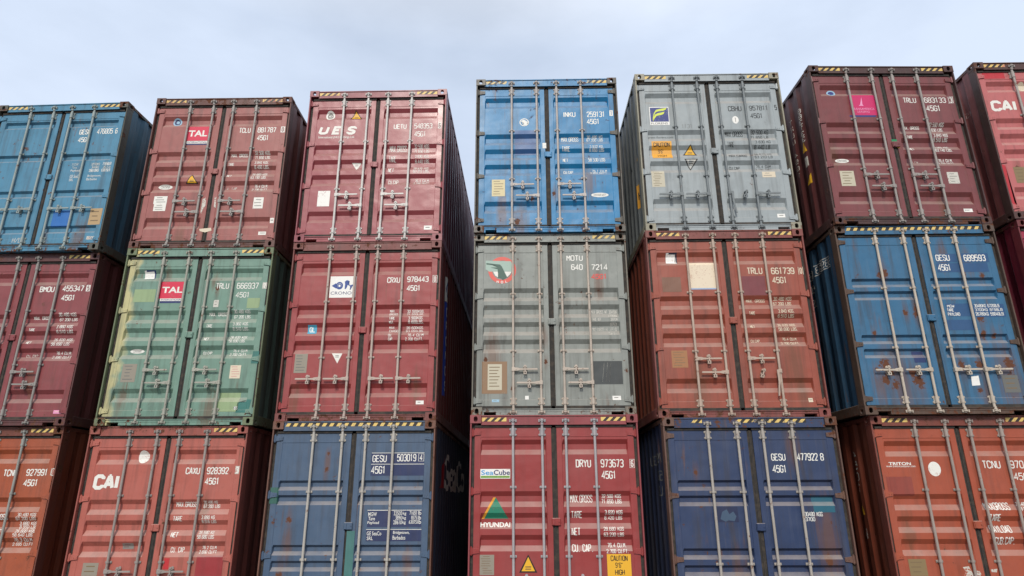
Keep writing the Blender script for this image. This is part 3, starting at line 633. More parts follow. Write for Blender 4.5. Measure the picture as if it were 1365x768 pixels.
  ('lettering',None,[('t','w','BMOU',[1.496,2.215,1.745,2.315],0.15,0,0),('t','w','455347',[1.882,2.223,2.246,2.328],0.15,0,0),('t','w','45G1',[1.894,2.063,2.129,2.162],0.15,0,0)]),
  ('lettering',None,[('r','w',[2.286,2.221,2.354,2.333],0),('t','ma','5',[2.302,2.233,2.342,2.321],0.16,0,1)]),
  ('lettering',None,[('t','w','MAX. GROSS',[1.484,1.741,1.776,1.794],0.15,0,0),('t','w','TARE',[1.469,1.538,1.571,1.586],0.15,0,0),('t','w','NET',[1.469,1.324,1.551,1.372],0.15,0,0),('t','wf','CU. CAP.',[1.501,1.105,1.711,1.151],0.15,0,0),('t','w','30.480 KGS',[1.906,1.794,2.206,1.851],0.13,0,0),('t','w','67.200 LBS',[1.919,1.717,2.219,1.77],0.13,0,0),('t','w','3.860 KGS',[1.92,1.585,2.195,1.641],0.13,0,0),('t','w','8.510 LBS',[1.934,1.506,2.209,1.557],0.13,0,0),('t','w','26.620 KGS',[1.904,1.371,2.214,1.419],0.13,0,0),('t','w','58.690 LBS',[1.896,1.293,2.203,1.348],0.13,0,0),('t','w','76.4 CU.M.',[1.99,1.148,2.25,1.198],0.13,0,0),('t','w','2.690 CU.FT',[1.94,1.082,2.253,1.128],0.13,0,0)]),
  ('sticker',None,[('r','pk',[2.182,0.188,2.313,0.243],0),('r','cream',[2.205,0.215,2.285,0.223],1)]),
  ('seal_tag','white foam lump',[('e','white',[1.167,1.407,1.248,1.485],0,4)]),
 ],
 'B1': [
  ('lettering',None,[('t','w','TRLU',[1.538,2.194,1.75,2.293],0.12,0,0),('t','w','666937',[1.88,2.191,2.239,2.295],0.12,0,0),('t','w','45G1',[1.882,2.042,2.11,2.135],0.12,0,0)]),
  ('lettering',None,[('r','wf',[2.302,2.189,2.374,2.297],0),('t','w','2',[2.32,2.203,2.356,2.283],0.16,0,1)]),
  ('lettering',None,[('t','w','MAX. GROSS',[1.481,1.741,1.778,1.796],0.15,0,0),('t','w','TARE',[1.475,1.541,1.572,1.596],0.15,0,0),('t','w','NET',[1.462,1.335,1.54,1.384],0.15,0,0),('t','w','CU.CAP.',[1.469,1.113,1.63,1.158],0.15,0,0),('t','w','30.480 KGS.',[1.883,1.783,2.167,1.834],0.13,0,0),('t','w','67.200 LBS.',[1.885,1.701,2.168,1.756],0.13,0,0),('t','w','3.860 KGS.',[1.898,1.574,2.163,1.624],0.13,0,0),('t','w','8.510 LBS.',[1.904,1.497,2.168,1.547],0.13,0,0),('t','w','26.620 KGS.',[1.876,1.363,2.159,1.408],0.13,0,0),('t','w','58.690 LBS.',[1.87,1.296,2.145,1.345],0.13,0,0),('t','w','76.4 CU.M',[1.942,1.146,2.168,1.194],0.13,0,0),('t','w','2.700 CU.FT.',[1.898,1.084,2.176,1.132],0.13,0,0)]),
  ('logo_sticker',None,[('r','crim',[0.624,2.035,1.021,2.323],0),('f','w','TAL',[0.661,2.13,0.996,2.235],0.03,0,1),('r','w',[0.652,1.992,1.039,2.035],0),('f','navy','INTERNATIONAL',[0.673,2.0,1.006,2.026],0.01,0,1),('r','navy',[0.655,1.957,1.037,1.992],0)]),
  ('paint_patch','pale green repainted patch',[('r','lg',[2.084,1.862,2.291,2.033],0)]),
  ('paint_patch','pale green repainted patch',[('r','lg',[0.211,1.978,0.561,2.195],0)]),
  ('paint_patch','pale yellow green repainted patch',[('r','lg',[1.82,0.207,2.155,0.503],0)]),
  ('paint_patch','teal repainted patch',[('p','teal',[[2.136,0.345],[2.262,0.345],[2.256,0.392],[2.351,0.391],[2.321,0.19],[2.125,0.191]],0)]),
  ('paint_patch','teal repainted patch',[('r','teal',[2.269,0.955,2.382,1.15],0)]),
  ('sticker',None,[('r','navy',[0.321,2.379,0.49,2.53],0),('p','white',[[0.302,2.513],[0.333,2.53],[0.338,2.504],[0.463,2.511],[0.476,2.387],[0.317,2.38]],1)]),
  ('sticker',None,[('e','w',[0.297,1.134,0.524,1.203],0,0),('f','d','CONTAINER',[0.345,1.15,0.475,1.187],0,0,1)]),
  ('data_plate',None,[('r','gr3',[0.25,0.67,0.475,0.959],0),('r','gr2',[0.278,0.918,0.402,0.929],1),('r','gr2',[0.305,0.866,0.395,0.877],1),('r','gr2',[0.294,0.815,0.375,0.826],1),('r','gr2',[0.298,0.763,0.382,0.774],1),('r','gr2',[0.274,0.711,0.43,0.723],1)]),
  ('sticker',None,[('r','cream',[1.954,0.72,2.122,0.929],0),('r','pk2',[1.975,0.899,2.064,0.907],1),('r','pk2',[1.988,0.862,2.075,0.87],1),('r','pk2',[1.979,0.825,2.097,0.833],1),('r','pk2',[1.985,0.787,2.108,0.795],1),('r','pk2',[1.982,0.75,2.074,0.758],1)]),
  ('sticker',None,[('r','white',[2.085,0.237,2.147,0.287],0)]),
  ('sticker',None,[('r','wf',[1.538,1.883,1.621,2.004],0),('r','gr',[1.554,1.967,1.596,1.977],1),('r','gr',[1.555,1.92,1.591,1.93],1)]),
 ],
 'C1': [
  ('lettering',None,[('t','w','CRXU',[1.568,2.192,1.778,2.29],0.15,0,0),('t','w','978443',[1.89,2.201,2.239,2.299],0.15,0,0),('t','w','45G1',[1.891,2.052,2.116,2.149],0.15,0,0),('t','w','0',[2.325,2.201,2.358,2.295],0.16,0,0)]),
  ('lettering',None,[('r','w',[2.305,2.191,2.313,2.313],0),('r','w',[2.372,2.19,2.38,2.312],0),('r','w',[2.303,2.307,2.378,2.313],0),('r','w',[2.307,2.19,2.382,2.196],0)]),
  ('lettering',None,[('t','w','MAX.',[1.633,1.707,1.722,1.751],0.13,0,0),('t','w','GROSS',[1.627,1.656,1.764,1.694],0.13,0,0),('t','w','TARE',[1.634,1.579,1.726,1.626],0.13,0,0),('t','w','WGT.',[1.634,1.519,1.719,1.562],0.13,0,0),('t','w','MAX.',[1.636,1.435,1.737,1.478],0.13,0,0),('t','w','CARGO',[1.639,1.382,1.779,1.422],0.13,0,0),('t','w','CU.',[1.634,1.306,1.695,1.352],0.13,0,0),('t','w','CAP.',[1.637,1.24,1.718,1.289],0.13,0,0),('t','w','32.500KGS.',[1.909,1.7,2.19,1.747],0.13,0,0),('t','w','71.650LBS.',[1.908,1.656,2.189,1.69],0.13,0,0),('t','w','3.900KGS.',[1.937,1.578,2.185,1.629],0.13,0,0),('t','w','8.600LBS.',[1.94,1.515,2.188,1.565],0.13,0,0),('t','w','28.600KGS.',[1.909,1.431,2.191,1.475],0.13,0,0),('t','w','63.050LBS.',[1.905,1.381,2.193,1.418],0.13,0,0),('t','w','76.4 CU.M',[1.938,1.302,2.19,1.352],0.13,0,0),('t','w','2.700 CU.FT.',[1.905,1.236,2.189,1.286],0.13,0,0)]),
  ('logo_sticker',None,[('r','white',[0.643,1.954,1.068,2.316],0),('e','blu2',[0.741,2.092,0.856,2.221],0.62,1),('e','blu2',[0.766,2.117,0.832,2.191],0.55,2),('p','blu2',[[0.671,2.154],[0.741,2.2],[0.748,2.166],[0.77,2.105],[0.736,2.114]],1),('p','blu2',[[0.886,2.099],[0.887,2.185],[0.88,2.224],[0.911,2.25],[0.953,2.237],[0.963,2.215],[0.931,2.211],[0.954,2.176],[0.988,2.154],[0.96,2.154],[0.93,2.168],[0.924,2.133],[0.902,2.095]],1),('p','blu2',[[0.963,2.159],[1.02,2.175],[1.034,2.153],[0.994,2.137],[0.985,2.089],[0.969,2.081],[0.974,2.133]],2),('f','navy','CRONOS',[0.665,2.005,1.047,2.057],0,0,1)]),
  ('sticker',None,[('r','cy',[0.34,1.369,0.483,1.511],0),('t','white','GL',[0.366,1.395,0.458,1.481],0.16,0,1)]),
  ('warning_sticker',None,[('p','w',[[0.769,1.044],[0.935,1.042],[0.865,0.885]],0),('p','w',[[0.791,1.031],[0.914,1.03],[0.863,0.907]],1),('r','d',[0.828,1.003,0.881,1.011],2),('r','d',[0.83,0.981,0.883,0.989],2)]),
  ('data_plate',None,[('r','gr3',[0.195,0.741,0.394,1.04],0),('r','gr2',[0.22,1.004,0.309,1.014],1),('r','gr2',[0.214,0.958,0.317,0.968],1),('r','gr2',[0.222,0.913,0.307,0.923],1),('r','gr2',[0.224,0.868,0.305,0.878],1),('r','gr2',[0.222,0.823,0.364,0.833],1),('r','gr2',[0.218,0.777,0.354,0.787],1)]),
  ('sticker',None,[('r','white',[2.117,0.245,2.237,0.301],0),('r','d',[2.144,0.273,2.189,0.281],1)]),
 ],
 'D1': [
  ('lettering',None,[('t','w','MOTU',[1.482,2.438,1.744,2.534],0.15,0,0),('t','w','640',[1.552,2.282,1.738,2.382],0.15,0,0),('t','w','7214',[1.872,2.279,2.133,2.379],0.15,0,0)]),
  ('lettering','faded red size code',[('t','redt','45G1',[1.866,2.126,2.118,2.216],0.2,0,0)]),
  ('lettering',None,[('t','wf','MAX GROSS WT 30480K',[1.838,1.57,2.25,1.627],0.13,0,0),('t','wf','67200L',[2.104,1.509,2.25,1.547],0.13,0,0),('t','wf','TARE WGT.',[1.848,1.443,2.003,1.492],0.13,0,0),('t','wf','3970K',[2.134,1.441,2.25,1.49],0.13,0,0),('t','wf','8752L',[2.13,1.366,2.25,1.415],0.13,0,0),('t','wf','MAX CARGO WT 26510K',[1.838,1.292,2.249,1.345],0.13,0,0),('t','wf','58450L',[2.101,1.225,2.245,1.265],0.13,0,0)]),
  ('logo_sticker',None,[('e','redl',[0.231,2.066,0.676,2.518],0.72,0),('p','pgr',[[0.188,2.455],[0.593,2.442],[0.61,2.395],[0.604,2.267],[0.25,2.268],[0.189,2.306]],1),('p','w',[[0.31,2.267],[0.604,2.265],[0.571,2.21],[0.528,2.17],[0.397,2.165],[0.343,2.2]],1),('p','dgr',[[0.194,2.408],[0.216,2.412],[0.418,2.387],[0.446,2.356],[0.533,2.173],[0.462,2.119],[0.441,2.153],[0.386,2.165],[0.388,2.23],[0.38,2.306],[0.266,2.337],[0.38,2.339],[0.342,2.372],[0.205,2.387]],2),('t','w','N',[0.365,2.074,0.402,2.117],0.2,0,2),('t','w','O',[0.434,2.066,0.469,2.11],0.2,0,2),('t','w','L',[0.504,2.079,0.541,2.118],0.2,0,2)]),
  ('paint_patch','dark grey repainted square',[('r','dkg',[1.838,0.458,2.275,0.811],0)]),
  ('lettering',None,[('t','wf','///',[1.965,0.49,2.108,0.787],0.015,0,0)]),
  ('data_plate',None,[('r','tan4',[0.15,0.325,0.532,0.814],0),('r','cream2',[0.237,0.38,0.452,0.773],1),('r','tan2',[0.26,0.72,0.42,0.733],2),('r','tan2',[0.26,0.672,0.4,0.684],2),('r','tan2',[0.261,0.624,0.381,0.636],2),('r','tan2',[0.261,0.576,0.417,0.588],2),('r','tan2',[0.262,0.528,0.397,0.54],2),('r','tan2',[0.262,0.48,0.377,0.492],2),('r','tan2',[0.262,0.432,0.413,0.444],2)]),
  ('sticker',None,[('r','white',[2.104,0.221,2.23,0.284],0),('r','d',[2.13,0.253,2.191,0.261],1)]),
  ('sticker',None,[('r','white',[0.8,0.236,0.855,0.291],0)]),
  ('sticker',None,[('r','lb',[0.304,0.199,0.414,0.238],0),('r','gr',[0.325,0.218,0.375,0.224],1)]),
 ],
 'E1': [
  ('lettering',None,[('t','cream','TRLU',[1.523,2.173,1.759,2.281],0.13,0,0),('t','cream','661739',[1.89,2.168,2.245,2.276],0.13,0,0),('t','cream','45G1',[1.89,2.021,2.113,2.124],0.13,0,0),('t','cream','0',[2.323,2.169,2.361,2.268],0.13,0,0)]),
  ('lettering',None,[('r','cream',[2.303,2.157,2.311,2.281],0),('r','cream',[2.371,2.157,2.378,2.281],0)]),
  ('lettering',None,[('t','cream','MAX. GROSS',[1.468,1.729,1.75,1.778],0.13,0,0),('t','cream','TARE',[1.479,1.527,1.57,1.578],0.13,0,0),('t','cream','NET',[1.473,1.322,1.545,1.369],0.13,0,0),('t','cream','CU.CAP.',[1.466,1.108,1.616,1.151],0.13,0,0),('t','cream','30.480 KGS',[1.88,1.757,2.154,1.806],0.13,0,0),('t','cream','67.200 LBS',[1.87,1.681,2.144,1.733],0.13,0,0),('t','cream','3.840 KGS.',[1.915,1.553,2.16,1.609],0.13,0,0),('t','cream','8.510 LBS',[1.909,1.486,2.15,1.534],0.13,0,0),('t','cream','26.620 KGS.',[1.883,1.345,2.164,1.388],0.13,0,0),('t','cream','58.690 LBS.',[1.885,1.274,2.17,1.325],0.13,0,0),('t','cream','76.4 CU.M.',[1.934,1.135,2.161,1.177],0.13,0,0),('t','cream','2.700 CU.FT.',[1.906,1.069,2.182,1.111],0.13,0,0)]),
  ('paint_patch','dark maroon repainted square',[('r','mar2',[1.427,1.834,1.783,2.141],0)]),
  ('paint_patch','brown stained square',[('r','brn',[0.212,1.899,0.499,2.138],0)]),
  ('sticker','blank cream square sticker',[('r','cream3',[0.646,1.956,1.063,2.374],0),('r','pb',[0.643,1.934,1.033,1.956],0)]),
  ('sticker',None,[('r','dkb',[0.317,2.37,0.478,2.543],0),('p','white',[[0.31,2.535],[0.349,2.539],[0.347,2.516],[0.449,2.515],[0.434,2.388],[0.47,2.365],[0.302,2.371]],1)]),
  ('data_plate',None,[('r','tan5',[0.265,0.73,0.498,0.988],0),('r','tan2',[0.293,0.957,0.446,0.965],1),('r','tan2',[0.291,0.918,0.401,0.926],1),('r','tan2',[0.292,0.879,0.459,0.887],1),('r','tan2',[0.313,0.839,0.421,0.848],1),('r','tan2',[0.302,0.8,0.458,0.809],1),('r','tan2',[0.291,0.761,0.411,0.77],1)]),
  ('sticker',None,[('r','cream',[2.174,0.215,2.236,0.274],0),('r','gr',[2.186,0.244,2.223,0.253],1)]),
 ],
 'F1': [
  ('paint_patch','darker blue repainted block',[]),
  ('paint_patch','darker blue repainted block',[('r','bl3',[1.483,2.297,1.8,2.431],0)]),
  ('paint_patch','darker blue repainted block',[('r','bl3',[1.875,2.288,2.279,2.437],0)]),
  ('paint_patch','darker blue repainted block',[('r','bl3',[1.473,2.135,2.243,2.279],0)]),
  ('paint_patch','darker blue repainted block',[('r','bl3',[1.482,1.44,1.849,1.636],0)]),
  ('paint_patch','darker blue repainted block',[('r','bl3',[1.881,1.425,2.326,1.624],0)]),
  ('paint_patch','darker blue repainted block',[('r','bl3',[1.449,1.229,1.832,1.386],0)]),
  ('lettering',None,[('t','w','GESU',[1.488,2.317,1.699,2.42],0.13,0,1),('t','w','689593',[1.91,2.307,2.237,2.414],0.13,0,1),('t','w','45G1',[1.49,2.157,1.687,2.263],0.13,0,1),('t','w','MGW',[1.498,1.575,1.605,1.619],0.15,0,1),('t','w','TARE',[1.485,1.513,1.585,1.561],0.15,0,1),('t','w','PAYLOAD',[1.486,1.448,1.664,1.498],0.15,0,1),('t','w','30480KG 67200LB',[1.895,1.573,2.265,1.624],0.14,0,1),('t','w','3700KG 8158LB',[1.895,1.515,2.295,1.558],0.14,0,1),('t','w','26780KG 59040LB',[1.89,1.446,2.297,1.497],0.14,0,1)]),
  ('sticker','blank white sticker',[('p','white',[[1.617,0.537],[1.725,0.552],[1.722,0.413],[1.604,0.406]],0)]),
  ('data_plate',None,[('r','gr2',[2.05,0.305,2.273,0.557],0),('r','tan2',[2.09,0.501,2.231,0.516],1),('r','tan2',[2.09,0.431,2.21,0.446],1),('r','tan2',[2.076,0.361,2.226,0.376],1)]),
  ('paint_patch','navy repainted strip',[('r','nav3',[0.858,0.749,1.025,0.921],0)]),
 ],
 'A0': [
  ('lettering',None,[('t','w','TCNU',[1.59,2.141,1.814,2.244],0.15,0,0),('t','w','927991',[1.948,2.147,2.287,2.25],0.15,0,0),('t','w','45G1',[1.941,1.993,2.167,2.095],0.15,0,0),('r','wf',[2.334,2.146,2.402,2.26],0),('t','or2','0',[2.354,2.162,2.386,2.245],0.18,0,1)]),
  ('lettering',None,[('t','w','MAX.GROSS',[1.463,1.504,1.812,1.592],0.13,0,0),('t','w','TARE',[1.496,1.381,1.614,1.454],0.13,0,0),('t','w','NET',[1.512,1.309,1.762,1.37],0.13,0,0),('t','w','30.480 KGS',[1.956,1.558,2.246,1.605],0.13,0,0),('t','w','67.200 LBS',[1.935,1.499,2.243,1.55],0.13,0,0),('t','w','3.880 KGS',[1.987,1.427,2.26,1.478],0.13,0,0),('t','w','8.550 LBS',[2.003,1.38,2.268,1.423],0.13,0,0),('t','w','26.600 KGS',[1.97,1.323,2.277,1.366],0.13,0,0),('t','w','58.640 LBS',[1.948,1.269,2.255,1.315],0.13,0,0),('t','w','76.3 CU.M',[1.973,1.194,2.251,1.251],0.13,0,0),('t','w','2.695 CU.FT',[1.949,1.137,2.259,1.18],0.13,0,0)]),
 ],
 'B0': [
  ('lettering',None,[('t','w','CAXU',[1.546,2.187,1.762,2.286],0.15,0,0),('t','w','928392',[1.866,2.186,2.197,2.288],0.15,0,0),('t','w','45G1',[1.859,2.037,2.077,2.135],0.15,0,0),('r','wf',[2.295,2.188,2.357,2.303],0),('t','w','3',[2.307,2.2,2.349,2.291],0.18,0,1)]),
  ('lettering',None,[('t','w','MAX.GROSS',[1.462,1.722,1.773,1.795],0.15,0,0),('t','w','TARE',[1.462,1.525,1.6,1.597],0.15,0,0),('t','w','NET',[1.462,1.305,1.57,1.375],0.15,0,0),('t','w','CU. CAP.',[1.475,1.098,1.699,1.171],0.15,0,0),('t','w','30.480 KG',[1.87,1.767,2.082,1.809],0.13,0,0),('t','w','67.200 LBS',[1.871,1.706,2.119,1.756],0.13,0,0),('t','w','3.890 KG',[1.881,1.554,2.08,1.604],0.13,0,0),('t','w','8.516 LBS',[1.89,1.498,2.104,1.543],0.13,0,0),('t','w','26.590 KG',[1.864,1.348,2.09,1.389],0.13,0,0),('t','w','58.680 LBS',[1.857,1.285,2.106,1.337],0.13,0,0),('t','w','76.2 CU.M',[1.935,1.141,2.143,1.186],0.13,0,0),('t','w','2.690 CU.FT',[1.9,1.083,2.155,1.127],0.13,0,0)]),
  ('logo_lettering',None,[('t','w','CAI',[0.171,1.971,0.566,2.191],0.24,0.03,0)]),
  ('sticker','blank white round sticker',[('e','w',[0.771,2.35,0.941,2.537],0,0)]),
  ('paint_patch','darker red repainted block',[('r','red2',[1.895,0.788,2.288,1.058],0)]),
  ('sticker',None,[('r','gr',[0.761,1.145,0.924,1.226],0),('r','ma',[0.794,1.201,0.877,1.208],1),('r','ma',[0.776,1.17,0.854,1.177],1)]),
  ('paint_patch','small bright red touch up',[('r','red3',[1.426,0.878,1.501,1.025],0)]),
  ('data_plate',None,[('r','gr3',[0.251,0.789,0.478,0.963],0),('r','tan2',[0.303,0.909,0.428,0.924],1),('r','tan2',[0.283,0.843,0.429,0.857],1)]),
 ],
 'C0': [
  ('paint_patch','navy marking panel',[('r','nav4',[1.494,2.269,2.278,2.423],0)]),
  ('paint_patch','navy marking panel',[('r','nav4',[1.497,2.108,2.281,2.261],0)]),
  ('paint_patch','navy marking panel',[('r','nav4',[1.495,1.403,2.27,1.624],0)]),
  ('paint_patch','navy marking panel',[('r','nav4',[1.488,1.213,2.275,1.364],0)]),
  ('lettering',None,[('r','w',[1.5,2.427,2.279,2.434],1),('r','w',[1.499,2.267,2.281,2.274],1),('r','w',[1.488,1.625,2.269,1.633],1),('r','w',[1.486,1.366,2.276,1.373],1),('t','w','GESU',[1.513,2.3,1.724,2.401],0.12,0,1),('t','w','503019',[1.876,2.309,2.161,2.415],0.12,0,1),('t','w','4',[2.211,2.32,2.254,2.41],0.12,0,1),('t','w','45G1',[1.504,2.135,1.718,2.244],0.12,0,1),('r','w',[2.192,2.312,2.198,2.418],1),('r','w',[2.27,2.312,2.276,2.418],1),('r','w',[2.19,2.414,2.274,2.418],1),('r','w',[2.194,2.31,2.278,2.314],1),('f','w','MGW',[1.503,1.549,1.625,1.603],0.008,0,1),('f','w','Tare',[1.507,1.492,1.602,1.542],0.008,0,1),('f','w','Payload',[1.499,1.432,1.662,1.482],0.008,0,1),('f','w','GE SeaCo',[1.497,1.291,1.705,1.344],0.008,0,1),('f','w','SRL',[1.502,1.228,1.588,1.277],0.008,0,1),('f','w','32500',[1.871,1.559,1.989,1.616],0.006,0,1),('f','w','kg',[2.001,1.555,2.05,1.609],0.006,0,1),('f','w','71650',[2.099,1.566,2.202,1.619],0.006,0,1),('f','w','lb',[2.221,1.565,2.266,1.619],0.006,0,1),('f','w','3890',[1.897,1.498,1.992,1.555],0.006,0,1),('f','w','kg',[2.0,1.495,2.049,1.548],0.006,0,1),('f','w','8575',[2.125,1.501,2.205,1.555],0.006,0,1),('f','w','lb',[2.22,1.501,2.265,1.555],0.006,0,1),('f','w','28610',[1.87,1.438,1.991,1.495],0.006,0,1),('f','w','kg',[1.999,1.434,2.048,1.488],0.006,0,1),('f','w','63075',[2.093,1.445,2.207,1.494],0.006,0,1),('f','w','lb',[2.218,1.444,2.268,1.498],0.006,0,1),('f','w','Bridgetown,',[1.874,1.297,2.108,1.35],0.008,0,1),('f','w','Barbados',[1.87,1.234,2.051,1.287],0.008,0,1)]),
  ('paint_patch','green touch up around the hinge',[('r','gn3',[0.05,1.724,0.168,1.948],2)]),
  ('paint_patch','green touch up by the centre gap',[('r','gn4',[1.212,0.76,1.327,1.351],2)]),
 ],
 'D0': [
  ('lettering',None,[('t','w','DRYU',[1.524,2.152,1.743,2.262],0.15,0,0),('t','w','973673',[1.88,2.15,2.209,2.264],0.15,0,0),('t','w','45G1',[1.886,1.993,2.096,2.102],0.15,0,0),('t','w','6',[2.309,2.156,2.349,2.25],0.15,0,0),('r','w',[2.294,2.143,2.299,2.263],0),('r','w',[2.359,2.143,2.364,2.263],0),('r','w',[2.297,2.258,2.368,2.263],0),('r','w',[2.29,2.143,2.36,2.147],0)]),
  ('lettering',None,[('t','w','MAX.GROSS',[1.429,1.674,1.746,1.778],0.15,0,0),('t','w','TARE',[1.436,1.467,1.592,1.561],0.15,0,0),('t','w','NET',[1.436,1.242,1.559,1.341],0.15,0,0),('t','w','CU. CAP.',[1.439,1.029,1.729,1.125],0.15,0,0),('t','w','32.500 KGS',[1.876,1.732,2.152,1.785],0.13,0,0),('t','w','71.650 LBS',[1.873,1.661,2.157,1.715],0.13,0,0),('t','w','3.820 KGS',[1.908,1.515,2.158,1.573],0.13,0,0),('t','w','8.420 LBS',[1.904,1.444,2.153,1.494],0.13,0,0),('t','w','28.680 KGS',[1.882,1.302,2.163,1.351],0.13,0,0),('t','w','63.230 LBS',[1.882,1.226,2.162,1.278],0.13,0,0),('t','w','76.4 CU.M.',[1.93,1.084,2.193,1.14],0.13,0,0),('t','w','2.700 CU.FT.',[1.909,1.012,2.215,1.063],0.13,0,0)]),
  ('caution_sticker',None,[('r','yel',[1.91,0.689,2.237,1.001],0),('t','k','CAUTION',[1.96,0.912,2.192,0.982],0.13,0,1),('t','k','9\'6"',[2.02,0.827,2.122,0.893],0.13,0,1),('t','k','HIGH',[2.012,0.736,2.144,0.805],0.13,0,1)]),
  ('logo_sticker',None,[('r','white',[0.154,2.003,0.583,2.135],0),('f','sb','Sea',[0.167,2.053,0.344,2.119],0.02,0,1),('f','navy','Cube',[0.346,2.052,0.578,2.122],0.02,0,1),('r','lgn',[0.161,2.012,0.576,2.042],1),('f','grn2','CONTAINER LEASING',[0.172,2.018,0.565,2.035],0,0,2)]),
  ('logo_sticker',None,[('p','hgn',[[0.376,1.748],[0.217,1.464],[0.555,1.463]],0),('p','or3',[[0.341,1.748],[0.376,1.748],[0.213,1.46],[0.178,1.46]],1)]),
  ('logo_lettering',None,[('f','w','HYUNDAI',[0.162,1.35,0.581,1.415],0.025,0,0)]),
  ('warning_sticker',None,[('p','k',[[0.829,0.998],[0.702,0.767],[0.951,0.767]],0),('p','y',[[0.829,0.965],[0.735,0.785],[0.919,0.785]],1),('r','d',[0.788,0.833,0.868,0.845],2),('r','d',[0.787,0.806,0.867,0.817],2)]),
  ('data_plate',None,[('r','gr3',[0.16,0.736,0.359,0.994],0),('r','tan2',[0.205,0.97,0.296,0.977],1),('r','tan2',[0.177,0.94,0.307,0.947],1),('r','tan2',[0.188,0.91,0.31,0.917],1),('r','tan2',[0.187,0.88,0.296,0.887],1),('r','tan2',[0.176,0.85,0.311,0.857],1),('r','tan2',[0.198,0.82,0.271,0.827],1),('r','tan2',[0.202,0.79,0.327,0.797],1),('r','tan2',[0.206,0.76,0.335,0.767],1)]),
 ],
 'E0': [
  ('lettering',None,[('t','w','GESU',[1.483,2.3,1.68,2.396],0.12,0,0),('t','w','477922',[1.84,2.298,2.129,2.4],0.12,0,0),('t','w','8',[2.16,2.297,2.209,2.399],0.12,0,0),('t','w','45G1',[1.481,2.139,1.677,2.24],0.12,0,0),('t','w','30480 KGS',[1.837,1.568,2.082,1.625],0.14,0,0),('t','w','3700',[1.839,1.506,1.971,1.557],0.14,0,0)]),
  ('paint_patch','bright teal repainted patch',[('r','cy2',[1.969,1.619,2.257,1.82],0)]),
  ('paint_patch','torn dark blue sticker remains',[('r','nav5',[0.666,1.497,0.942,1.692],0),('p','pb2',[[0.729,1.629],[0.793,1.663],[0.823,1.6],[0.88,1.634],[0.916,1.571],[0.885,1.508],[0.808,1.52],[0.764,1.503],[0.696,1.537]],1)]),
 ],
 'F0': [
  ('logo_lettering',None,[('f','w','TRITON',[0.182,2.215,0.49,2.257],0.03,0,0),('f','w','www.tritoncontainer.com',[0.139,2.188,0.545,2.215],0.005,0,0)]),
  ('sticker','blank white round sticker',[('e','w',[0.716,2.064,0.887,2.261],0,0)]),
  ('paint_patch','slightly darker orange patch',[('r','or4',[0.108,1.806,0.462,2.06],0)]),
  ('lettering',None,[('t','w','TCNU',[1.471,2.166,1.719,2.272],0.12,0,0),('t','w','970',[1.85,2.165,2.039,2.271],0.12,0,0),('t','w','45G1',[1.865,2.007,2.12,2.107],0.12,0,0)]),
  ('lettering',None,[('t','w','MAXGROSS',[1.381,1.617,1.726,1.715],0.15,0,0),('t','w','TARE',[1.418,1.473,1.576,1.566],0.15,0,0),('t','w','PAYLOAD',[1.393,1.327,1.682,1.419],0.15,0,0),('t','w','CUB.CAP.',[1.424,1.178,1.698,1.273],0.15,0,0),('t','w','30.480',[1.826,1.671,1.985,1.718],0.15,0,0),('t','w','67.200',[1.832,1.603,1.991,1.654],0.15,0,0)]),
  ('torn_sticker',None,[('p','wf',[[0.912,0.899],[0.996,0.91],[1.021,0.839],[1.039,0.79],[0.905,0.79],[0.94,0.845]],0),('p','wf',[[1.089,0.856],[1.133,0.845],[1.133,0.79],[1.083,0.801]],0),('p','wf',[[1.274,0.872],[1.363,0.877],[1.347,0.834],[1.278,0.839]],0)]),
  ('data_plate',None,[('r','tan3',[0.209,0.791,0.441,0.999],0),('r','tan2',[0.236,0.953,0.384,0.965],1),('r','tan2',[0.238,0.895,0.364,0.908],1),('r','tan2',[0.255,0.837,0.357,0.85],1)]),
 ],
}
# ------------------------------------------------------------------ the setting
CAMZ = 1.86
S.camera.location.z = CAMZ
def ground_mat():
    t = NT('yard_asphalt'); v = t.vec()
    c = t.mix(t.rng(t.noise(v, .35, 6, .6), .35, .7), rgb(76, 75, 73), rgb(92, 90, 86)); c = t.mix(t.rng(t.noise(v, 3, 8, .7), .5, .75, 0, .6), c, rgb(58, 57, 55))
    t.link(c, t.b.inputs['Base Color']); t.b.inputs['Roughness'].default_value = .85
    bn = t.node('ShaderNodeBump'); bn.inputs['Distance'].default_value = .01; t.link(t.noise(v, 18, 6, .7), bn.inputs['Height']); t.link(bn.outputs[0], t.b.inputs['Normal'])
    return t.m
GM = ground_mat()
bm = bmesh.new(); bm.faces.new([bm.verts.new(q) for q in ((-900, -900, 0), (900, -900, 0), (900, 900, 0), (-900, 900, 0))])
g = obj('ground', tomesh(bm, 'ground'), GM); g['kind'] = 'structure'
for c in 'ABCDEFG':
    x, y, zb, a = PLACE[c+'0']; bm = bmesh.new(); box(bm, x-1.32, x+1.32, y-.25, y+12.5, -.05, CAMZ+zb, .01)
    p = obj('concrete_pad', tomesh(bm, 'pad'), GM); p['kind'] = 'structure'
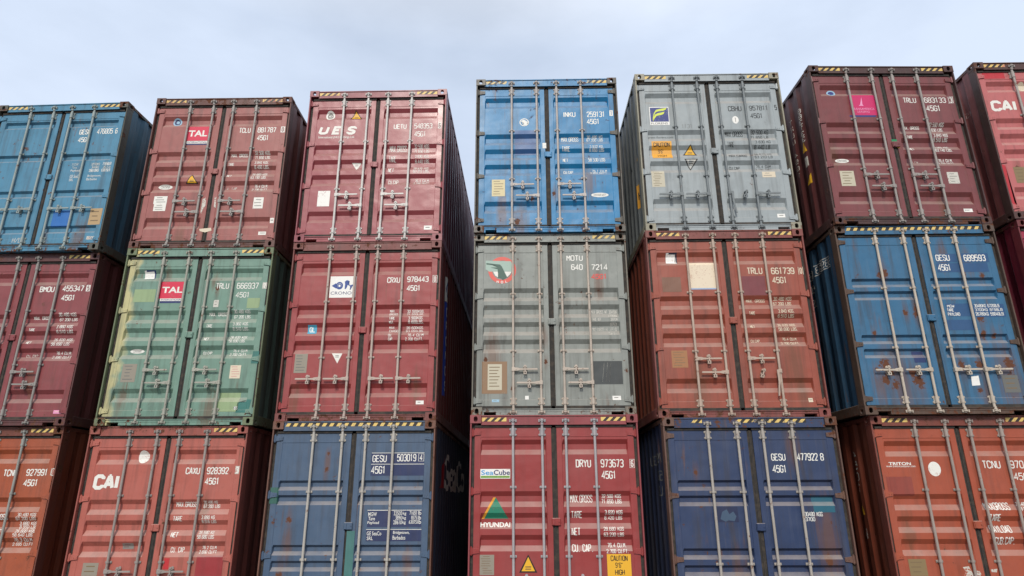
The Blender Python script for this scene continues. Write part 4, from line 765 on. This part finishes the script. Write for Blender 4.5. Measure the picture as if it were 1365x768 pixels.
# ------------------------------------------------------------------ colours of markings
MK = dict(w=(226,224,216), wf=(200,196,186), white=(232,230,224), cream=(214,200,176), cream2=(190,182,160), cream3=(222,206,182), k=(28,26,24), k2=(48,52,54), d=(70,66,62), gr=(128,124,118), gr2=(104,104,100), gr3=(142,134,120),
 crim=(206,40,72), crim2=(196,36,98), navy=(30,44,96), navy2=(44,56,120), blu2=(44,72,140), lb=(150,186,206), cy=(70,160,188), dkb=(34,42,60), pb=(150,170,200), pb2=(62,82,104), sb=(74,150,200), lgn=(128,170,80), grn2=(70,120,50),
 y=(226,172,40), yel=(228,172,44), ylg=(214,224,70), grn=(30,130,84), hgn=(20,120,92), **{'or': (222,160,58)}, or3=(216,150,40), pk=(226,150,186), pk2=(200,130,130), redt=(206,78,70), redl=(214,92,80), pgr=(156,178,166), dgr=(62,92,80),
 gold=(206,192,148), tan=(176,148,108), tan2=(120,100,72), tan3=(132,112,78), tan4=(138,108,80), tan5=(158,110,72), rs=(150,80,50), ma=(112,44,52), dbl=(24,74,140), or2=(150,62,44))
PATCH = dict(blu=(28,104,178), dbl2=(46,92,146), red=(188,30,42), red2=(150,40,44), red3=(190,40,46), lg=(142,164,120), teal=(48,112,104), mar2=(120,54,58), brn=(124,84,64), dkg=(62,66,66), bl3=(34,78,122), nav3=(34,52,100), nav4=(36,48,88), nav5=(28,38,72),
 gn3=(50,98,88), gn4=(66,116,112), cy2=(28,92,112), or4=(142,60,46))
STD = [(0, .852, 1, 0), (1, .650, -1, 0), (2, .852, 1, 0), (3, .650, -1, 0)]   # (bar, height, side it reaches to, hanging)
PRS = [(0, .782, -1, 0), (1, .782, -1, 0), (2, .782, 1, 0), (3, .782, 1, 0)]
LOW = [(0, .685, 1, 0), (1, .480, -1, 0), (2, .685, 1, 0), (3, .480, -1, 0)]
PRL = [(0, .636, -1, 0), (1, .636, -1, 0), (2, .636, 1, 0), (3, .636, 1, 0)]
GAL = (176,174,168); BEI = (188,178,164); GRY = (120,126,128); WHT = (205,204,200)
# col, frame, bar, door pressing, rust, dirt, roughness, hazard, handles, label
CF = {
'A2': dict(c=(66,128,158), fr=(80,80,70), bar=(150,160,156), k='quad', rust=0.49, dirt=0.43, ro=.5, hz=0, hd=PRS, lab='teal blue container with tan plate, topmost at the left edge'),
'A1': dict(c=(134,60,62), fr=(88,46,44), bar=(150,152,146), k='five', rust=0.29, dirt=0.33, ro=.42, hz=0, hd=STD, lab='dusty maroon container below the teal blue one, white foam lump on its centre gap'),
'A0': dict(c=(160,76,42), fr=(112,56,40), bar=(150,154,148), k='five', rust=0.36, dirt=0.38, ro=.5, hz=0, hd=STD, lab='rusty orange container at the bottom of the leftmost stack'),
'B2': dict(c=(154,86,80), fr=(98,58,50), bar=(158,160,154), k='five', rust=0.36, dirt=0.33, ro=.48, hz=0, hd=STD, lab='faded dusty red container with crimson logo sticker and torn tape, above the green one'),
'B1': dict(c=(108,142,126), fr=(104,116,84), bar=(164,162,150), k='five', rust=0.43, dirt=0.38, ro=.5, hz=0, hd=STD, lab='sea green container with yellowed edge and crimson logo sticker, the only green one'),
'B0': dict(c=(174,90,76), fr=(150,76,64), bar=(150,152,146), k='five', rust=0.36, dirt=0.33, ro=.5, hz=0, hd=STD, lab='salmon red container with white round sticker, directly below the green one'),
'C2': dict(c=(152,68,74), fr=(138,60,70), bar=(216,214,208), k='five', rust=0.03, dirt=0.10, ro=.34, hz=0, hd=STD, lab='clean glossy maroon container with slanted white letters and yellow triangle near its top'),
'C1': dict(c=(150,55,54), fr=(118,58,52), bar=(190,180,168), k='five', rust=0.29, dirt=0.28, ro=.42, hz=9, hd=PRL, lab='brick red container with white seahorse logo sticker, below the glossy maroon one'),
'C0': dict(c=(66,88,114), fr=(112,72,56), bar=(186,180,170), k='pairs', rust=0.43, dirt=0.38, ro=.5, hz=1, hd=PRL, lab='slate blue container with navy marking panels, below the one with the seahorse sticker'),
'D2': dict(c=(0,120,172), fr=(92,88,80), bar=(196,182,168), k='five', rust=0.43, dirt=0.38, ro=.42, hz=0, hd=STD, lab='bright blue container in rusty grey frame, on top of the grey one'),
'D1': dict(c=(136,140,134), fr=(118,112,100), bar=(190,176,162), k='four_mid', rust=0.43, dirt=0.38, ro=.5, hz=0, hd=LOW, lab='warm grey container with red ring logo, directly below the bright blue one'),
'D0': dict(c=(148,52,50), fr=(140,60,64), bar=(176,180,182), k='five', rust=0.06, dirt=0.15, ro=.42, hz=0, hd=LOW, lab='crimson red container with green triangle logo and yellow caution sticker near bottom centre'),
'E2': dict(c=(152,160,162), fr=(150,144,124), bar=(118,124,126), k='five', rust=0.22, dirt=0.30, ro=.42, hz=0, hd=[(0, .63, -1, 0), (1, .63, -1, 0), (2, .65, 1, 1), (3, .63, 1, 0)], lab='pale grey container with yellow and navy square logo and orange caution sticker'),
'E1': dict(c=(150,72,52), fr=(126,62,54), bar=(186,172,156), k='five', rust=0.29, dirt=0.38, ro=.46, hz=0, hd=[(0, .852, 1, 0), (1, .650, -1, 0), (2, .852, 1, 0), (3, .66, -1, 1)], lab='terracotta red container with blank cream square sticker, directly below the pale grey one'),
'E0': dict(c=(36,54,90), fr=(100,70,58), bar=(176,168,158), k='pairs', rust=0.49, dirt=0.43, ro=.48, hz=2, hd=PRL, lab='dark navy container with bright teal patch, directly below the terracotta red one'),
'F2': dict(c=(122,60,60), fr=(70,42,38), bar=(160,158,152), k='five', rust=0.29, dirt=0.30, ro=.42, hz=0, hd=STD, lab='dark maroon container with pink square logo sticker and green tape on its centre gap'),
'F1': dict(c=(44,100,136), fr=(84,62,48), bar=(196,182,164), k='pairs', rust=0.40, dirt=0.48, ro=.5, hz=1, hd=PRL, lab='sky blue container with brown rust blotches, below the maroon one with pink logo'),
'F0': dict(c=(162,74,46), fr=(120,58,44), bar=(160,158,150), k='five', rust=0.22, dirt=0.28, ro=.46, hz=0, hd=LOW, lab='orange red container with blank white oval sticker, directly below the rust blotched blue one'),
'G2': dict(c=(184,98,96), fr=(78,46,40), bar=(160,158,152), k='five', rust=0.43, dirt=0.33, ro=.46, hz=0, hd=STD, lab='faded pinkish red container with bright red patches, topmost at the right edge'),
'G1': dict(c=(158,30,62), fr=(120,40,48), bar=(160,158,152), k='five', rust=0.29, dirt=0.28, ro=.42, hz=0, hd=STD, lab='crimson container mostly cut off at the right edge, directly below the faded pinkish red one'),
'G0': dict(c=(150,70,58), fr=(120,60,50), bar=(160,158,152), k='five', rust=0.29, dirt=0.28, ro=.46, hz=0, hd=STD, lab='brick red container at the foot of the rightmost stack, under the crimson one'),
}
SPOTS = {'A2': [(.3,.5,-.06), (2.0,.2,-.08), (1.4,.15,-.05)], 'B2': [(1.2,.3,-.06), (.8,.15,-.06)], 'C1': [(.25,.3,-.07), (2.1,.5,-.05)], 'B0': [(.5,.6,-.06), (1.9,1.7,-.04)], 'A1': [(1.7,.7,-.05)], 'F2': [(.2,1.2,-.05), (1.8,.2,-.07)], 'F0': [(.3,1.3,-.06)],'F1': [(.6,.45,-.12), (2.15,.5,-.12), (1.95,2.3,-.05), (1.6,2.4,-.05), (.3,.4,-.07), (1.8,.2,-.06), (.67,2.13,.05), (.60,2.11,.04), (1.03,1.57,.04), (.87,1.50,.035), (1.02,1.48,.04), (.43,.72,.07), (.50,.62,.05), (.40,.50,.05), (.52,.42,.05), (.86,.48,.08), (.80,.60,.05), (1.52,.70,.045), (1.78,.72,.045), (1.70,.33,.03), (1.86,2.13,.035), (2.12,2.08,.03), (1.95,1.42,.05), (2.2,.72,.07), (2.2,.5,.06), (1.95,1.16,.04), (2.1,1.14,.03), (.3,.64,.03), (.36,1.2,.03)],
 'E1': [(.64,.55,-.09), (2.05,.78,-.10), (2.1,.4,-.06)], 'D1': [(.3,.9,-.09), (1.1,1.2,-.04), (1.98,2.0,-.05), (.52,2.9,.05), (.20,.85,.03), (.62,.4,.03), (1.12,.8,.025)], 'E0': [(2.08,1.02,.05), (.42,2.15,.03), (2.12,1.25,-.10), (.9,.7,-.08), (1.8,2.5,-.06)], 'D2': [(.45,.4,-.07), (.75,.15,-.08), (1.32,.7,-.04), (1.9,.9,-.05), (.7,.2,.05), (.95,.62,.03), (1.3,.7,.03)], 'C0': [(.36,1.2,-.05), (.85,2.3,-.035), (2.1,.9,-.05), (.36,1.5,.035), (.3,.75,.05), (1.8,.95,.04), (.85,2.42,.02), (.84,2.2,.03)], 'B1': [(1.57,2.2,.03), (1.5,2.35,-.03), (.7,2.4,-.04), (.3,.4,-.06), (1.7,.2,-.07)],
 'G2': [(.3,.9,.04)]}
ALL = {}
BARX = (.620, 1.045, W-1.045, W-.620)
HZ = [mark('hazard_yellow', rgb(222,190,110), rgb(140,110,80), .35, 3), mark('hazard_black', rgb(40,36,32), rgb(90,70,56), .35, 4)]
RUB = NT('rubber'); RUB.link(RUB.mix(RUB.rng(RUB.noise(RUB.vec(), 12, 6, .7), .45, .7), rgb(44,41,38), rgb(74,64,54)), RUB.b.inputs['Base Color']); RUB.b.inputs['Roughness'].default_value = .8; RUB = RUB.m
FLOORM = metal('underframe', rgb(60,52,48), .6, .7, 2, 0)
NAMES = {'five': 1}
def side_shapes(k):
    if k == 'C1':
        sh = [('r', 'white', (.80, 2.12, 1.16, 2.56), 0), ('e', 'blu2', (.86, 2.2, 1.1, 2.5), .6, 1), ('r', 'sidebl', (.80, .50, 1.16, 2.11), 0)]
        z = 1.86
        for c in 'CRONOS': sh.append(('t', 'w', c, (.88, z, 1.08, z+.17), .22, 0, 1)); z -= .255
        return 1, [('logo_lettering', sh)]
    if k == 'C0': return 1, [('logo_lettering', [('f', 'w', 'SeaCo', (1.5, 1.90, 5.0, 2.52), .012, 0, 0), ('p', 'crimside', [[.85, 1.95], [1.35, 1.95], [1.35, 2.5]], 0)])]
    if k == 'C2': return 1, [('lettering', [('r', 'lb', (.63, 1.88, .70, 2.30), 0), ('r', 'lb', (.63, 1.15, .70, 1.55), 0), ('r', 'lb', (.63, .55, .70, .90), 0)])]
    if k == 'F1': return -1, [('lettering', [('t', 'w', '689593', (.36, 2.40, .86, 2.52), .1, 0, 0), ('r', 'w', (.36, 2.54, .9, 2.552), 0), ('r', 'w', (.36, 2.37, .9, 2.382), 0), ('t', 'w', 'GESU', (.95, 2.36, 1.3, 2.50), .1, 0, 0), ('t', 'w', '45G1', (.95, 2.14, 1.3, 2.28), .1, 0, 0), ('t', 'w', 'US', (1.0, 1.9, 1.2, 2.04), .1, 0, 0)])]
    if k == 'F2':
        sh = []; z = 2.32
        for c in '683133': sh.append(('t', 'w', c, (.52, z, .60, z+.09), .13, 0, 0)); z -= .11
        z = 2.3
        for c in 'TRLU 45G1': sh.append(('t', 'wf', c, (.86, z, .94, z+.09), .13, 0, 0)); z -= .13
        sh += [('p', 'y', [[.52, 1.58], [.64, 1.58], [.58, 1.78]], 0), ('r', 'wf', (.53, 1.30, .62, 1.48), 0), ('p', 'y', [[.52, .98], [.66, .98], [.52, 1.16]], 0)]
        return -1, [('lettering', sh)]
    if k == 'E2': return -1, [('caution_sticker', [('r', 'or', (.40, .62, .56, 1.05), 0), ('t', 'k', 'H', (.44, .76, .52, .92), .14, 0, 1)]), ('warning_sticker', [('p', 'k', [[.86, 1.5], [1.0, 1.5], [.93, 1.72]], 0), ('p', 'y', [[.40, 1.5], [.5, 1.5], [.45, 1.72]], 0)])]
    if k == 'E0':
        return -1, [('lettering', [('t', 'gr2', 'GESU', (.8, 2.28, 1.2, 2.42), .1, 0, 0), ('t', 'gr2', '477922', (.32, 2.30, .74, 2.44), .1, 0, 0), ('t', 'gr2', '45G1', (.4, 2.05, .7, 2.19), .1, 0, 0), ('t', 'gr2', 'US', (.5, 1.84, .66, 1.98), .1, 0, 0)])]
    if k == 'F0':
        sh = []; z = 2.34
        for c in '45G1': sh.append(('t', 'wf', c, (.60, z, .70, z+.12), .13, 0, 0)); z -= .16
        sh += [('p', 'y', [[.60, 1.55], [.70, 1.55], [.65, 1.68]], 0), ('r', 'wf', (.62, 1.22, .70, 1.36), 0)]
        return -1, [('lettering', sh)]
    if k == 'G2': return -1, [('lettering', [('t', 'wf', '45', (.35, 2.1, .5, 2.2), .12, 0, 0)])]
    return None
def build(k, seed):
    cf = CF[k]; x, y, zb, a = PLACE[k]
    r = bpy.data.objects.new('shipping_container', None); COL.objects.link(r); r.empty_display_size = .5
    r.location = (x, y, CAMZ+zb); r.rotation_euler = (0, 0, a)
    r['label'] = cf['lab']; r['category'] = 'shipping container'; r['group'] = 'shipping containers stacked in a wall'
    pc = rgb(*cf['c']); P = paint('paint_'+k, pc, cf['rust'], cf['dirt'], cf['ro'], .16, seed, SPOTS.get(k, ()), (rgb(196,184,132), .10) if k == 'B1' else None, edge=.5)
    FR = paint('frame_'+k, rgb(*cf['fr']), min(1, cf['rust']*1.5+.12 if k not in ('C2', 'D0') else .05), cf['dirt']+.1, cf['ro']+.08, .12, seed+3)
    SD = paint('side_'+k, tuple(q*.5+w_*.004 for q, w_ in zip(pc[:3], (1.6, 1, .8)))+(1,), cf['rust']*.9, cf['dirt']+.15, cf['ro']+.06, .03, seed+5)  # side paint darkened: shade between stacks put into the colour, plus extra dirt
    TI = (seed*.37 % 1)*.22
    B = metal('bars_'+k, tuple(q*(1-TI)+w_*TI for q, w_ in zip(rgb(*cf['bar']), pc)), .3+cf['rust']*.9, .58, seed, .1)
    cache = {}
    def matof(c):
        if c in cache: return cache[c]
        if c in PATCH: m = paint('patch_'+c, rgb(*PATCH[c]), .08, .2, cf['ro'], .1, seed+9)
        elif c == 'sidebl': m = mark('side_blue', rgb(40,70,170), pc, .1, seed)
        elif c == 'crimside': m = mark('side_red', rgb(150,30,40), pc, .1, seed)
        else: m = mark('mark_'+c+'_'+k, rgb(*MK[c]), pc, {'wf': .7, 'w': .12}.get(c, .1), seed)
        cache[c] = m; return m
    for sx in (-1, 1):
        for sy in (-1, 1):
            for tp in (0, 1): obj('corner_casting', cached(('cast', sx, sy, tp), lambda: casting_mesh(sx, sy, tp)), FR, r)
            obj('corner_post', cached(('post', sx, sy), lambda: post_mesh(sx, sy < 0)), FR, r)
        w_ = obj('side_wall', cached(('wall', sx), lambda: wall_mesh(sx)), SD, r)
        ss = side_shapes(k)
        if ss and ss[0] == sx:
            for nm, sh in ss[1]: side_marks(nm, sh, sx, matof, w_)
        obj('top_rail', cached(('tr', sx), lambda: rail_mesh(sx, True)), FR, r); obj('bottom_rail', cached(('br', sx), lambda: rail_mesh(sx, False)), FR, r)
    hd = obj('header', cached('header', header_mesh), FR if k not in ('D2', 'D1', 'E2', 'C0', 'F1', 'E0', 'A2', 'B1') else P, r)
    obj('sill', cached('sill', sill_mesh), FR if k in ('A1', 'B2', 'C1', 'E1', 'F1', 'C0', 'G2', 'F2') else P, r)
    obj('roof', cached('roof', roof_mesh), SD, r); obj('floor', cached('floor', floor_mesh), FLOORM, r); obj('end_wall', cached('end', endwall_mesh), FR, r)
    doors = []; R_ = random.Random(seed); jx = [R_.uniform(-.009, .009) for _ in range(4)]; jz = R_.uniform(-.008, .008)
    HZ = [mark('hazard_yellow_'+k, rgb(222,190,110), pc, R_.uniform(.15, .75), seed+3), mark('hazard_black_'+k, rgb(44,38,34), pc, R_.uniform(.1, .6), seed+4)]
    if cf['hz'] != 9:
        def hz(run):
            if isinstance(run, str): return hazard(run, 0)
            bm = bmesh.new(); xa, xb = run; n = round((xb-xa)/.055); p_ = (xb-xa)/n; s_ = .028 if cf['hz'] == 1 else .05
            for i in range(n):
                q = [(xa+i*p_, 2.818), (xa+(i+1)*p_, 2.818), (min(xb, xa+(i+1)*p_+s_), 2.866), (min(xb, xa+i*p_+s_), 2.866)]
                f = bm.faces.new([bm.verts.new((X0+u, .0178, v)) for u, v in q]); f.material_index = i % 2
            return tomesh(bm, 'hazard_stripe')
        runs = {0: ['left', 'right'], 1: [(.185, W-.185)], 2: [(.40, .56), (1.02, 2.02)]}[cf['hz']]
        if k == 'B0': runs = ['right']
        for run in runs: obj('hazard_stripe', cached(('hz', cf['hz'], run), lambda: hz(run)), HZ, hd)
    for rt in (0, 1):
        d_ = obj('door', cached(('door', cf['k'], rt), lambda: door_mesh(cf['k'], rt)), P, r); doors.append(d_)
        sd = 'right' if rt else 'left'
        obj('gasket', cached(('gas', sd), lambda: gasket_mesh(sd)), RUB, d_)
        for z in (2.640, 1.838, 1.032, .222): obj('hinge', cached(('hinge', rt, z), lambda: hinge_mesh(rt, z)), P if k not in ('D2', 'F1', 'E0') else FR, d_).location.z = R_.uniform(-.012, .012)
        for bi in (rt*2, rt*2+1): obj('locking_bar', cached(('bar', bi), lambda: bar_mesh(BARX[bi])), B, d_).location.x = jx[bi]
    obj('gasket', cached(('gas', 'mid'), lambda: gasket_mesh('mid')), RUB, doors[0])
    obj('overlap_plate', cached('latch', latch_mesh), P, doors[1]).location.z = jz*2
    for bi in range(4):
        obj('cam_keeper', cached(('kt', bi), lambda: keeper_mesh(BARX[bi], True)), B, r).location.x = jx[bi]; obj('cam_keeper', cached(('kb', bi), lambda: keeper_mesh(BARX[bi], False)), B, r).location.x = jx[bi]
    for bi, z, dr, hang in cf['hd']:
        d_ = doors[bi//2]; bx = BARX[bi]
        obj('handle', cached(('h', bi, z, dr, hang), lambda: handle_mesh(bx, z, dr, hang)), B, d_).location.x = jx[bi]
        cx = bx+dr*.178 if not hang else bx+dr*.25; cz = z if not hang else z-.02
        obj('handle_catch', cached(('c', bi, z, dr, hang), lambda: catch_mesh(cx, cz, .35 if hang else 0)), B, d_).location.x = jx[bi]
    # markings
    for nm, lab, sh in DATA.get(k, []):
        if not sh: continue
        def cxof(s):
            if s[0] in 'tf': b = s[3]; return (b[0]+b[2])/2
            if s[0] == 'p': return sum(q[0] for q in s[2])/len(s[2])
            return (s[2][0]+s[2][2])/2
        door_marks(nm, sh, cf['k'], matof, doors[cxof(sh[0]) > W/2], lab)
    return r
for i, k in enumerate(CF): build(k, i*1.37+.5)
